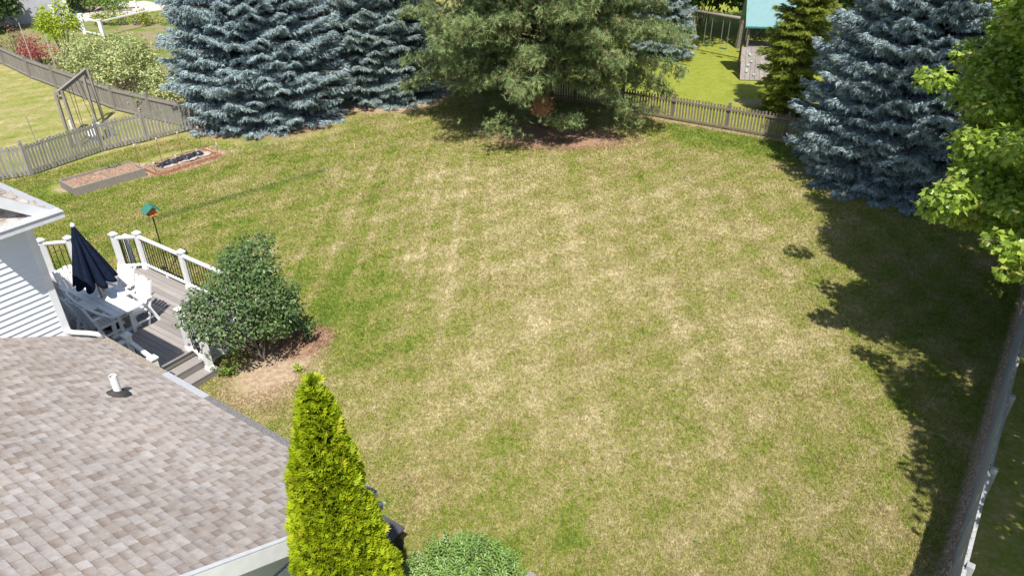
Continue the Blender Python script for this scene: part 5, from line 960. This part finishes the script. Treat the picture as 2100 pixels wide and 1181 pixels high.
def wispy(label, x, y, Ht, n, seed, mat, size=.06, spread=.22, name="upright_shrub", cat="shrub", spray=26):
    root = empty(name, (x, y, 0), 0, label, cat); r = np.random.default_rng(seed); b = MB(); P = []; D = []
    for i in range(n):
        a = r.uniform(0, 6.283); tp = np.array([math.cos(a) * spread * r.uniform(.2, 1), math.sin(a) * spread * r.uniform(.2, 1), Ht * r.uniform(.6, 1)])
        b.tube([(tp[0] * .1, tp[1] * .1, -.02), tuple(tp * np.array([.6, .6, .55])), tuple(tp)], [.012, .008, .002], 4, False)
        for k in range(spray):
            q = r.uniform(.22, 1.03); P.append(tp * np.array([q, q, q]) + r.normal(size=3) * .035); D.append(r.normal(size=3) + np.array([0, 0, .5]))
    b.build("stems", M_bark2, root); c = Crown(); P = np.array(P); D = np.array(D); c.add(T_LEAF, P, D, r.uniform(.7, 1.3, len(P)) * size, up=np.array([0, 0, 1.])); c.build("foliage", mat, root)
wispy("slim upright shrub standing alone on the lawn side of the big shrub", -5.12, 13.85, 1.95, 9, 63, M_lilac, .075, .26, spray=60)
wispy("low dark seedling with wide leaves at the lawn edge of the bare bed", -4.75, 13.6, .85, 7, 64, M_lilac, .09, .35, spray=22)
wispy("tiny yellow green seedling in the bare bed", -4.7, 12.45, .22, 10, 65, leafmat("lime_leaves", (.25, .36, .03), (.45, .55, .06), .3), .05, .12, "seedling", "seedling", spray=12)
wispy("low green weeds at the foot of the deck lattice", -6.25, 12.35, .32, 14, 66, leafmat("weed_leaves", (.10, .19, .03), (.26, .38, .07), .3), .06, .35, "weeds", "weeds", spray=18)

# ---------------------------------------------------------------- fences
def fence(name, label, pts, ht, pw=.09, gap=.03, mat=M_grey, post_side=1, rail_side=1, pth=1.25, finial=False, group=None, z0=.05, top='flat', sc=0.0, rails=(.22, .82), cap=False, seed=1):
    """pts: list of (x,y) post positions; one bay between neighbours"""
    r = random.Random(seed); o = (pts[0][0], pts[0][1]); root = empty(name, (o[0], o[1], 0), 0, label, "fence", group)
    L = lambda x, y, z: (x - o[0], y - o[1], z)
    for i in range(len(pts) - 1):
        a = Vector((*pts[i], 0)); b_ = Vector((*pts[i + 1], 0)); d = (b_ - a); ln = d.length; d.normalize(); n = Vector((-d.y, d.x, 0)); ang = math.atan2(d.y, d.x)
        m = MB(); k = int(ln / (pw + gap)); rot = Matrix.Rotation(ang, 3, 'Z')
        for j in range(k):
            q = (j + .5) / k; h = ht + sc * math.sin(math.pi * q) + r.uniform(-.022, .022); c = a + d * ln * q
            rr = rot @ Matrix.Rotation(R(r.uniform(-1.6, 1.6)), 3, 'Y'); w = pw * r.uniform(.93, 1.03)
            zz = z0 + (h - z0) / 2; hx = w / 2; th = .009; hh = (h - z0) / 2; tp = .035 if top == 'dog' else .004
            P = [Vector((x, y, z)) for y in (-th, th) for x, z in ((-hx, -hh), (hx, -hh), (hx, hh - tp), (hx * .45, hh), (-hx * .45, hh), (-hx, hh - tp))]
            P = [rr @ p + Vector((c.x - o[0], c.y - o[1], zz)) for p in P]
            m.add(P, [(0, 1, 2, 3, 4, 5), (11, 10, 9, 8, 7, 6)] + [(x, 6 + x, 6 + (x + 1) % 6, (x + 1) % 6) for x in range(6)])
        m.build("picket_panel", mat, root)
        for rz_ in rails:
            m = MB(); off = n * (.03 * rail_side); z = ht * rz_
            m.bar(L(*(a + off).xy, z), L(*(b_ + off).xy, z), .038, .085); m.build("rail", mat, root)
    for i, p in enumerate(pts):
        a = Vector((*pts[max(0, i - 1)], 0)); b_ = Vector((*pts[min(len(pts) - 1, i + 1)], 0)); d = (b_ - a).normalized(); n = Vector((-d.y, d.x, 0)) * post_side * .07
        m = MB(); rt = Matrix.Rotation(math.atan2(d.y, d.x), 3, 'Z'); m.box((p[0] - o[0] + n.x, p[1] - o[1] + n.y, pth / 2 - .05), (.1, .1, pth + .1), rt)
        pp = m.build("post", mat, root, .004)
        if finial:
            m = MB(); c = Vector((p[0] - o[0] + n.x, p[1] - o[1] + n.y, pth)); m.tube([c, c + Vector((0, 0, .03)), c + Vector((0, 0, .05)), c + Vector((0, 0, .09)), c + Vector((0, 0, .13))], [.06, .06, .03, .055, .015], 10); m.build("finial", mat, pp)
    return root
def along(a, b, step, n0=0):
    a = np.array(a); b = np.array(b); L = np.linalg.norm(b - a); k = max(1, round(L / step)); return [tuple(a + (b - a) * i / k) for i in range(k + 1)]
fence("picket_fence", "grey green stained picket fence with finial posts behind the garden beds", [(-20.6, 22.6), (-18.75, 23.45), (-17.45, 24.15), (-16.15, 26.75), (-14.95, 28.0), (-13.6, 29.45)], 1.13, .088, .036, M_grey, post_side=1, rail_side=1, pth=1.22, finial=True, sc=.04, rails=(.15, .9), seed=2)
fence("picket_fence", "long grey fence with rails and posts facing the swing frame at far left", [(-36.9, 47.9), (-34.4, 45.7), (-31.6, 43.4), (-28.9, 41.1), (-25.7, 38.2), (-23.2, 36.2), (-20.7, 34.2), (-18.3, 32.3), (-16.0, 30.9), (-13.6, 29.5)], 1.08, .085, .02, M_grey2, post_side=-1, rail_side=-1, pth=1.22, rails=(.1, .88), seed=3)
fence("picket_fence", "short brown fence piece ending under the broad blue spruce", [(-13.35, 29.1), (-12.3, 29.75), (-11.0, 30.6)], 1.08, .085, .045, M_brownf, post_side=1, pth=1.2, rails=(.1, .88), seed=4)
fence("picket_fence", "low brown grey open picket fence crossing behind the pine", along((13.27, 26.75), (3.0, 33.6), 2.47) + along((3.0, 33.6), (-4.5, 38.2), 2.47)[1:], 1.04, .075, .055, M_brownf, post_side=-1, rail_side=1, pth=1.15, rails=(.12, .84), seed=5)
fence("picket_fence", "grey fence running down the right edge with posts on its far side", along((4.9, 4.68), (19.0, 23.0), 2.3), 1.2, .10, .012, M_fence_r, post_side=-1, rail_side=-1, pth=1.24, rails=(.2, .93), seed=6)

# ---------------------------------------------------------------- raised garden beds
def bed(name, label, x, y, ang, L, W, H, mat, th=.045, lid=None):
    root = empty(name, (x, y, 0), ang, label, "garden bed")
    for c, sz in (((L / 2, th / 2), (L, th)), ((L / 2, W - th / 2), (L, th)), ((th / 2, W / 2), (th, W - 2 * th - .004)), ((L - th / 2, W / 2), (th, W - 2 * th - .004))):
        if lid and c[1] > W / 2 + .1: continue
        b = MB(); b.box((c[0], c[1], H / 2 - .02), (sz[0], sz[1], H + .04)); b.build("board", mat, root, .004)
    return root
def soil_mound(root, L, W, z, amp, mat, seed, name="soil", x0=.05, y0=.05):
    r = np.random.default_rng(seed); nx, ny = 44, 26; X, Y = np.meshgrid(np.linspace(x0, L - .05, nx), np.linspace(y0, W - .05, ny))
    Z = np.zeros_like(X)
    for _ in range(70):
        cx, cy, s_ = r.uniform(0, L), r.uniform(0, W), r.uniform(.03, .22); Z += r.uniform(-.6, 1) * amp * np.exp(-((X - cx) ** 2 + (Y - cy) ** 2) / (2 * s_ * s_))
    Z = z + np.clip(Z, -amp, amp * 1.4) + r.normal(size=Z.shape) * amp * .18
    V = np.stack([X.ravel(), Y.ravel(), Z.ravel()], 1); T = [(j * nx + i, j * nx + i + 1, (j + 1) * nx + i + 1, (j + 1) * nx + i) for j in range(ny - 1) for i in range(nx - 1)]
    return fast_mesh(name, V, T, mat, root)
M_soil = plain("dry_garden_soil", (.30, .20, .145), .95, .45, 14, .6, .1)
bd1 = bed("raised_bed", "grey wooden raised bed filled with dry brown soil", -14.85, 22.25, math.atan2(.768, .64), 2.46, 1.22, .30, M_post)
soil_mound(bd1, 2.46, 1.22, .22, .05, M_soil, 3)
bd2 = bed("raised_bed", "low orange edged garden bed under the rusty wire frame", -12.8, 24.05, math.atan2(.807, .59), 2.6, 1.25, .14, plain("red_cedar_boards", (.40, .21, .13), .7, .3, 9, .2), .06, lid=True)
soil_mound(bd2, 2.55, 1.3, .05, .03, M_soil, 4)
wispy("patch of grass and weeds growing from the back of the soil bed", -14.7, 24.5, .34, 26, 67, leafmat("bed_weeds", (.09, .16, .03), (.24, .34, .07), .3), .07, .5, "weeds", "weeds", spray=16)
tp = empty("crumpled_tarp", (-12.8, 24.05, 0), math.atan2(.807, .59), "crumpled black plastic sheet lying on pale fabric in the orange bed", "tarp")
def cloth(name, L, W, z, amp, mat, seed, off=(0, 0), rag=.08):
    r = np.random.default_rng(seed); nx, ny = 46, 18; V = []
    for j in range(ny):
        for i in range(nx):
            u_, v_ = i / (nx - 1), j / (ny - 1); e = rag * (math.sin(u_ * 19 + seed) * .5 + math.sin(u_ * 43) * .3)
            zz = z + amp * (abs(math.sin(u_ * 23 + 3 * math.sin(v_ * 5 + seed))) * .6 + abs(math.sin(v_ * 9 + u_ * 13)) * .5) * math.sin(math.pi * min(1, max(0, v_))) ** .5 + r.normal() * .006
            V.append((off[0] + u_ * L + .05 * math.sin(v_ * 7), off[1] + v_ * W + e * (1 if v_ > .5 else -1), zz))
    T = [(j * nx + i, j * nx + i + 1, (j + 1) * nx + i + 1, (j + 1) * nx + i) for j in range(ny - 1) for i in range(nx - 1)]
    return fast_mesh(name, V, T, mat, tp)
cloth("pale_fabric", 2.0, .50, .08, .05, plain("pale_fabric", (.42, .36, .32), .9, .1, 9), 3, (.45, .42))
cloth("plastic_sheet", 1.75, .36, .15, .09, plain("black_plastic", (.03, .032, .045), .35, .3, 9), 8, (.40, .50))
fr = empty("wire_frame", (-12.8, 24.05, 0), math.atan2(.807, .59), "rusty rod plant frame with white joints over the orange bed", "plant frame")
M_rust = plain("rusty_rod", (.20, .10, .07), .8, .3, 20)
b = MB(); J = MB(); L_ = 2.55
for y_, H_ in ((.12, .50), (1.2, .95)):
    b.tube([(0, y_, H_), (L_, y_, H_ + .02)], .012, 5)
    for k in range(4):
        x_ = L_ * k / 3; b.tube([(x_, y_, 0), (x_, y_, H_)], .012, 5); J.box((x_, y_, H_), (.06, .035, .035)); J.box((x_, y_, H_), (.035, .035, .09))
for k in range(4): x_ = L_ * k / 3; b.tube([(x_, .12, .50), (x_, 1.2, .95)], .010, 5)
b.build("rods", M_rust, fr); J.build("joints", M_white, fr)

# ---------------------------------------------------------------- swing frame in the left yard
sw = empty("swing_frame", (-17.9, 29.0, 0), 0, "old grey wooden swing frame standing behind the picket fence at left", "swing frame")
A_ = Vector((.42, -1.77, 2.2)); B_ = Vector((-.35, 1.64, 2.2)); dv = (B_ - A_).normalized(); pn = Vector((-dv.y, dv.x, 0))
b = MB(); b.bar(A_ - dv * .15, B_ + dv * .15, .11, .14); b.build("beam", M_grey2, sw)
for e in (A_, B_):
    for sg in (-1, 1):
        b = MB(); b.bar((e + pn * sg * .16).to_2d().to_3d(), e + pn * sg * .12 + Vector((0, 0, .05)), .09, .09, (0, 1, 0)); b.build("leg", M_post, sw)
    b = MB(); b.bar(e + pn * .2 + Vector((0, 0, -.22)), e - pn * .2 + Vector((0, 0, -.22)), .05, .1); b.build("cross_brace", M_grey2, sw)
b = MB()
for f_, g_ in ((.30, .34), (.42, .40), (.55, .75), (.68, .88)):
    p = A_.lerp(B_, f_); q_ = A_.lerp(B_, g_); b.tube([p, (q_.x, q_.y, .45)], .012, 4)
b.build("ropes", M_black, sw)
b = MB(); p = A_.lerp(B_, .37); b.box((p.x, p.y, .45), (.2, .5, .03)); b.build("seat", M_dark, sw)
b = MB(); b.box((A_.x + .05, A_.y + .05, .85), (.12, .12, .5)); b.build("wrapped_cloth", plain("white_rag", (.7, .7, .72), .9, .2, 8), sw, .03)
sb_ = empty("toddler_slide", (-16.9, 28.2, 0), R(75), "white plastic play slide lying by the swing frame behind the fence", "slide")
b = MB()
for i in range(10):
    t0, t1 = i / 10, (i + 1) / 10
    b.bar((t0 * 1.1 - .55, 0, .30 + .35 * math.sin(math.pi * t0) ** 1), (t1 * 1.1 - .55, 0, .30 + .35 * math.sin(math.pi * t1)), .42, .05)
b.build("shell", plain("white_plastic", (.72, .78, .82), .4, .04), sb_)
b = MB(); b.box((-.4, 0, .14), (.1, .34, .3)); b.box((.4, 0, .14), (.1, .34, .3)); b.build("support", plain("blue_grey_plastic", (.30, .42, .55), .5), sb_)
for i, (x_, y_, h_, lab) in enumerate(((-17.35, 24.9, 1.95, "thin bare stake leaning behind the finial posts of the picket fence"),)):
    o = empty("garden_stake", (x_, y_, 0), 0, lab, "stake"); b = MB(); b.tube([(0, 0, 0), (-.12, .05, h_)], .014, 5); b.build("stake", M_grey2, o)
for (x_, y_, h_, lab) in ((-26.3, 39.6, 2.6, "thin pale pole by the red smoke bush at the far left fence"), (-24.1, 38.0, 2.4, "thin pale pole beside the yellow green young maple")):
    o = empty("garden_pole", (x_, y_, 0), 0, lab, "pole"); b = MB(); b.tube([(0, 0, 0), (-.05, .0, h_)], .018, 5); b.build("pole", plain("galvanised", (.5, .5, .5), .5), o)

# ---------------------------------------------------------------- neighbour's garden at far left
M_var = leafmat("variegated_leaves", (.13, .20, .05), (.60, .62, .33), .25, .5, (.62, .58, .20))
def shrub(name, label, x, y, clumps, mat, dens, size, seed, cat="shrub", group=None, tm=T_LEAF, flat=.85, upb=.7):
    root = empty(name, (x, y, 0), 0, label, cat, group); r = np.random.default_rng(seed); cl = list(clumps)
    for (cx, cy, cz, c) in clumps:
        for _ in range(3): d = norm(r.normal(size=3)); cl.append((cx + d[0] * c * .9, cy + d[1] * c * .9, max(.15, cz + d[2] * c * .7), c * r.uniform(.25, .45)))
    b = MB()
    for (cx, cy, cz, c) in cl[:14]: b.tube([(cx * .15, cy * .15, -.03), (cx * .6, cy * .6, cz * .6), (cx, cy, cz)], [.03, .018, .004], 5, False)
    b.build("stems", M_bark2, root); leafy(root, cl, tm, mat, dens, size, seed, upb, flat=flat, name="foliage"); return root
def mound(rx, ry, h, n, c0, c1, seed):
    r = np.random.default_rng(seed); L = []
    for _ in range(n):
        a = r.uniform(0, 6.283); q = r.uniform(0, 1) ** .5; z = h * (1 - .55 * q * q) * r.uniform(.55, 1); L.append((math.cos(a) * rx * q, math.sin(a) * ry * q, z, r.uniform(c0, c1)))
    return L
VG = "pale variegated dogwood shrubs behind the far left fence"
shrub("dogwood_shrub", "pale cream and green shrub nearest the broad blue spruce", -15.9, 32.3, mound(1.2, .9, 1.9, 16, .35, .6, 1), M_var, 430, .12, 71, group=VG)
shrub("dogwood_shrub", "largest pale cream and green shrub, hanging over the fence by the swing frame", -18.3, 34.6, mound(1.7, 1.3, 2.6, 30, .4, .75, 2), M_var, 430, .12, 72, group=VG)
shrub("dogwood_shrub", "pale yellow tinted shrub in the middle of the cream shrubs", -20.6, 37.0, mound(1.8, 1.5, 2.7, 30, .4, .75, 3), M_var, 400, .12, 73, group=VG)
shrub("dogwood_shrub", "pale shrub at the left end, next to the orange flowers", -22.6, 38.7, mound(1.5, 1.4, 2.2, 22, .4, .7, 4), M_var, 400, .12, 74, group=VG)
shrub("smoke_bush", "dark red smoke bush behind the far left fence", -26.9, 41.3, mound(1.0, .9, 1.8, 14, .3, .55, 5), leafmat("smoke_bush_plumes", (.20, .035, .04), (.50, .14, .14), .2, .8), 500, .11, 75)
shrub("young_maple", "small bright yellow green maple above the far left fence", -26.2, 42.6, [(c[0], c[1], c[2] + .9, c[3]) for c in mound(1.1, 1.1, 2.6, 22, .3, .55, 6)], leafmat("lime_maple_leaves", (.20, .30, .02), (.48, .55, .05), .35, .5), 420, .15, 76, cat="maple")
shrub("brown_bush", "thin rusty brown bush at the far left edge by the fence end", -29.4, 43.0, mound(.9, .8, 1.9, 10, .3, .5, 7), leafmat("rusty_leaves", (.12, .06, .045), (.26, .15, .11), .1, .8), 330, .10, 77)
shrub("flower_bed", "orange lilies and yellow green leaves behind the far left fence", -23.9, 38.9, mound(1.2, .5, .7, 12, .2, .35, 8), leafmat("lily_leaves", (.12, .22, .03), (.40, .46, .06), .3, .5, (.80, .22, .03)), 700, .10, 78, cat="flowers")
shrub("grey_bush", "small grey green bush between the smoke bush and the lilies", -24.9, 39.9, mound(.9, .5, .8, 10, .2, .35, 9), leafmat("grey_leaves", (.10, .12, .09), (.33, .34, .28), .15, .7), 600, .08, 79)
shrub("perennial_bed", "green border with yellow flowers beyond the white railing", -27.6, 53.6, mound(2.8, .9, 1.0, 22, .3, .5, 10), leafmat("border_leaves", (.10, .18, .03), (.36, .44, .06), .3, .5, (.75, .50, .03)), 300, .16, 80, cat="flowers")
shrub("round_bush", "green bushes beside the patio at the top left edge", -33.5, 59.0, mound(3.0, 1.2, 1.5, 22, .5, .8, 11), leafmat("bush_leaves", (.06, .12, .02), (.20, .30, .05), .25, .5), 170, .2, 81, cat="bush")
dk_tree = leafmat("dark_tree_leaves", (.03, .06, .015), (.10, .17, .04), .2, .6)
shrub("hedge_tree", "dark leafy tree filling the top left corner", -37.0, 51.3, [(c[0], c[1], c[2] + .2, c[3]) for c in mound(2.3, 1.8, 5.0, 60, .7, 1.2, 12)], dk_tree, 80, .32, 82, cat="tree")

wr = empty("white_railing", (-30.0, 51.0, 0), 0, "white painted deck railing in the neighbour's yard at top left", "railing")
RP = [(-33.1, 53.9), (-32.1, 53.5), (-29.2, 50.4), (-27.3, 49.1), (-26.0, 53.5)]
for i, p in enumerate(RP[:4]):
    b = MB(); b.box((p[0] + 30, p[1] - 51, .6), (.22, .22, 1.25 if i < 3 else 1.05)); b.box((p[0] + 30, p[1] - 51, 1.26 if i < 3 else 1.12), (.28, .28, .07)); b.build("post", M_white, wr, .01)
for i in range(4):
    a, c = RP[i], RP[i + 1]
    b = MB(); b.bar((a[0] + 30, a[1] - 51, 1.0), (c[0] + 30, c[1] - 51, 1.0), .12, .08); b.build("top_rail", M_white, wr)
    if i < 3:
        b = MB(); b.bar((a[0] + 30, a[1] - 51, .15), (c[0] + 30, c[1] - 51, .15), .08, .08); b.build("bottom_rail", M_white, wr)
pa = MB().box((-31.5, 59.5, .03), (5.5, 8, .06), Matrix.Rotation(R(-35), 3, 'Z')); o = pa.build("patio", plain("patio_concrete", (.55, .49, .43), .9, .12, 2)); tag(o, kind="structure")
nh = empty("neighbour_house", (-37, 56.5, 0), R(38), "neighbour's pale grey house wall with white trim at the top left", "house")
b = MB(); b.box((0, 0, 2.5), (5, 6, 5)); b.build("wall", plain("lilac_grey_siding", (.46, .46, .52), .6, .05, 3), nh)
b = MB(); b.box((2.53, -3.03, 2.5), (.22, .22, 5)); b.box((2.53, -.6, 2.5), (.06, .2, 5)); b.build("corner_trim", M_white, nh)
b = MB(); b.box((0, 0, 5.1), (5.8, 6.8, .2)); b.build("roof", M_dark, nh)
wb = empty("garden_bench", (-31.0, 60.3, 0), R(20), "white framed garden seat with dark opening at the top edge", "bench")
b = MB(); b.box((0, 0, .5), (1.5, .5, .08)); b.box((0, .22, .85), (1.5, .06, .12)); b.build("seat", M_white, wb)
for sx_ in (-.7, .7): b = MB(); b.box((sx_, 0, .42), (.1, .5, .84)); b.build("leg", M_white, wb)

# ---------------------------------------------------------------- log swing set and playhouse beyond the back fence
M_log = weathered("grey_logs", (.22, .19, .18), (.42, .37, .35), (3, 3, 3))
ls = empty("log_swing_set", (12.0, 43.6, 0), 0, "grey log swing set with hanging swings beyond the back fence", "swing set")
a = Vector((-1.85, 2.15, 2.35)); c = Vector((2.2, -2.65, 2.35)); dv = (c - a).normalized(); pn = Vector((-dv.y, dv.x, 0))
b = MB(); b.tube([a, c], .09, 10); b.build("beam", M_log, ls, smooth=True)
t0 = a + dv * 1.0
for sg in (-1, 1):
    b = MB(); b.tube([t0 + pn * sg * .06 + Vector((0, 0, -.1)), (t0 + pn * sg * 1.15).to_2d().to_3d()], [.075, .085], 9); b.build("leg", M_log, ls, smooth=True)
b = MB(); b.tube([t0 + pn * .75 + Vector((0, 0, -1.5)), t0 - pn * .75 + Vector((0, 0, -1.5))], .06, 8); b.build("cross_log", M_log, ls)
for i in range(3):
    f_ = .38 + i * .19; r_ = MB(); ends = []
    for k in (-.22, .22): p = a.lerp(c, f_) + dv * k; ends.append(p); r_.tube([p + Vector((0, 0, -.08)), (p.x, p.y, .55)], .016, 4)
    r_.build("chain", plain("swing_chain", (.25, .26, .22), .6), ls); m_ = MB(); m_.bar((ends[0].x, ends[0].y, .55), (ends[1].x, ends[1].y, .55), .2, .03); m_.build("swing_seat", plain("green_seat", (.03, .09, .06), .5), ls)
ph_ = empty("playhouse", (13.6, 39.5, 0), R(-8), "wooden playhouse with teal canopy roof and grey climbing wall behind the green spruce", "playhouse")
for sx_ in (-1.0, 1.0):
    for sy_ in (-.8, .9): b = MB(); b.box((sx_, sy_, 1.35), (.1, .1, 2.7)); b.build("frame_post", M_brownf, ph_)
b = MB(); b.box((0, .05, 1.45), (2.1, 1.8, .08)); b.build("platform", M_brownf, ph_)
b = MB(); b.add([(-1.25, -1.05, 2.55), (1.25, -1.05, 2.55), (1.25, .05, 4.0), (-1.25, .05, 4.0), (-1.25, 1.15, 2.55), (1.25, 1.15, 2.55)], [(0, 1, 2, 3), (3, 2, 5, 4)])
ro = b.build("canopy_roof", plain("teal_canvas", (.17, .31, .33), .7, .06, 5), ph_); sd_ = ro.modifiers.new("t", 'SOLIDIFY'); sd_.thickness = .02
b = MB(); b.bar((-1.27, -1.06, 2.54), (1.27, -1.06, 2.54), .03, .08); b.build("roof_edge", plain("teal_edge", (.03, .22, .20), .6), ph_)
cw = MB(); 
for i in range(6): cw.bar((-1.15 + i * .25, -1.9, .03), (-1.15 + i * .25, -.9, 1.5), .235, .03, (0, 1, 1))
cwo = cw.build("climbing_wall", M_log, ph_); hh_ = MB(); rr_ = random.Random(4)
for i in range(12): q_ = rr_.uniform(.1, .95); hh_.box((-1.1 + rr_.uniform(0, 1.3), -1.9 + q_ - .04, .03 + 1.47 * q_ + .03), (.13, .08, .09))
hh_.build("climbing_holds", plain("green_holds", (.35, .50, .45), .5), cwo, .02)

TG = "leafy trees closing the view behind the play set"
def far_tree(label, x, y, seed, rx=3.2, h=9, z0=.6, mat=dk_tree, n=75):
    return shrub("leafy_tree", label, x, y, [(c[0], c[1], c[2] + z0, c[3]) for c in mound(rx, rx, h, n, .6, 1.15, seed)], mat, 70, .34, seed + 100, cat="tree", group=TG)
far_tree("dark leafy tree behind the left end of the swing beam", 9.3, 55, 21)
far_tree("dark leafy tree behind the middle of the swing beam", 13.8, 54, 22)
far_tree("dark leafy tree behind the playhouse roof", 18.5, 52, 23)
far_tree("dark leafy tree in the gap right of the green spruce", 23.5, 47, 24)
far_tree("brighter green leafy tree above the left end of the swing beam", 11.4, 51, 25, 1.6, 4.0, .2, leafmat("mid_green_leaves", (.06, .12, .02), (.20, .32, .05), .25), 24)
far_tree("dark leafy tree behind the gap between the blue spruces", -13, 52, 26)
far_tree("dark leafy tree beyond the pine", 1.5, 56, 27)

def tall_tree(label, x, y, seed):
    cl = [(c[0], c[1], c[2] + 4.6, c[3]) for c in mound(3.4, 2.8, 5.0, 55, .7, 1.2, seed)]
    root = empty("tall_tree", (x, y, 0), 0, label, "tree", "tall trees shading the play yard"); b = MB(); b.tube([(0, 0, -.1), (.1, 0, 3), (0, .1, 7)], [.2, .16, .05], 8); b.build("trunk", M_bark2, root)
    leafy(root, cl, T_LEAF, dk_tree, 75, .34, seed + 200, .7, flat=.8)
tall_tree("tall tree shading the ground behind the left half of the swing beam", 9.5, 46.8, 31)
tall_tree("tall tree shading the ground behind the right half of the swing beam", 14.2, 45.8, 32)
tall_tree("tall tree right of the playhouse, shading the yard behind the green spruce", 19.5, 41.5, 33)

far_tree("dark leafy tree low behind the swing set's right end", 16.2, 49.5, 41, 2.6, 6.5, .2)
far_tree("dark leafy tree left of the far blue spruce", 5.5, 50.0, 42, 2.8, 7, .2)
far_tree("dark leafy tree at the top edge between playhouse and right spruce", 20.5, 45.0, 43, 2.8, 7, .2)

# weeds and clover tufts in the lawn, small fallen twigs
def lawn_weeds():
    r = np.random.default_rng(91); P = []; D = []; S = []
    spots = [(8.59, 22.35, 60, .10), (7.3, 22.9, 25, .07), (4.99, 15.93, 30, .07), (5.05, 19.9, 14, .06), (-.8, 12.2, 18, .06), (1.44, 18.5, 20, .07), (4.1, 17.1, 18, .05), (8.9, 16.2, 16, .06), (3.1, 7.9, 22, .06), (-.4, 9.3, 16, .06), (1.35, 7.95, 26, .08), (6.2, 16.0, 18, .06)]
    for _ in range(120):
        y = 7.5 + 20 * r.random() ** 1.4; spots.append((r.uniform(-.45, .62) * y * 1.05, y, int(r.integers(4, 12)), r.uniform(.02, .06)))
    for x, y, n, s_ in spots:
        for _ in range(n):
            a = r.uniform(0, 6.283); q = r.random() ** .5 * s_ * 1.6; P.append((x + math.cos(a) * q * 1.4, y + math.sin(a) * q, .02 + r.uniform(0, .03))); D.append((math.cos(a), math.sin(a), r.uniform(.15, .8))); S.append(r.uniform(.03, .06))
    c = Crown(); c.add(T_LANCE, np.array(P), np.array(D), np.array(S), up=np.array([0, 0, 1.])); V = np.concatenate(c.V); T = np.concatenate(c.T)
    o = fast_mesh("lawn_weeds", V, T, leafmat("lawn_weed_leaves", (.12, .20, .03), (.28, .38, .07), .25), None, np.concatenate(c.r)); tag(o, "scattered small green weeds growing in the lawn", "weeds", kind="stuff")
lawn_weeds()
for i, (x, y, a, L) in enumerate(((8.35, 10.35, -.7, .42),)):
    o = empty("fallen_twig", (x, y, 0), a, "thin pale twig lying on the shaded lawn near the right fence", "twig"); b = MB(); b.tube([(-L / 2, 0, .05), (0, .04, .06), (L / 2, -.03, .05)], .006, 5); b.tube([(0, .04, .06), (L * .3, .12, .055)], .004, 4); b.build("twig", plain("bleached_twig", (.45, .38, .30), .8), o)

_lt = far_tree("small leafy tree just outside the left edge, shading the left yard", -22.5, 23.0, 51, 1.6, 5.5, 2.2)
del _lt["group"]
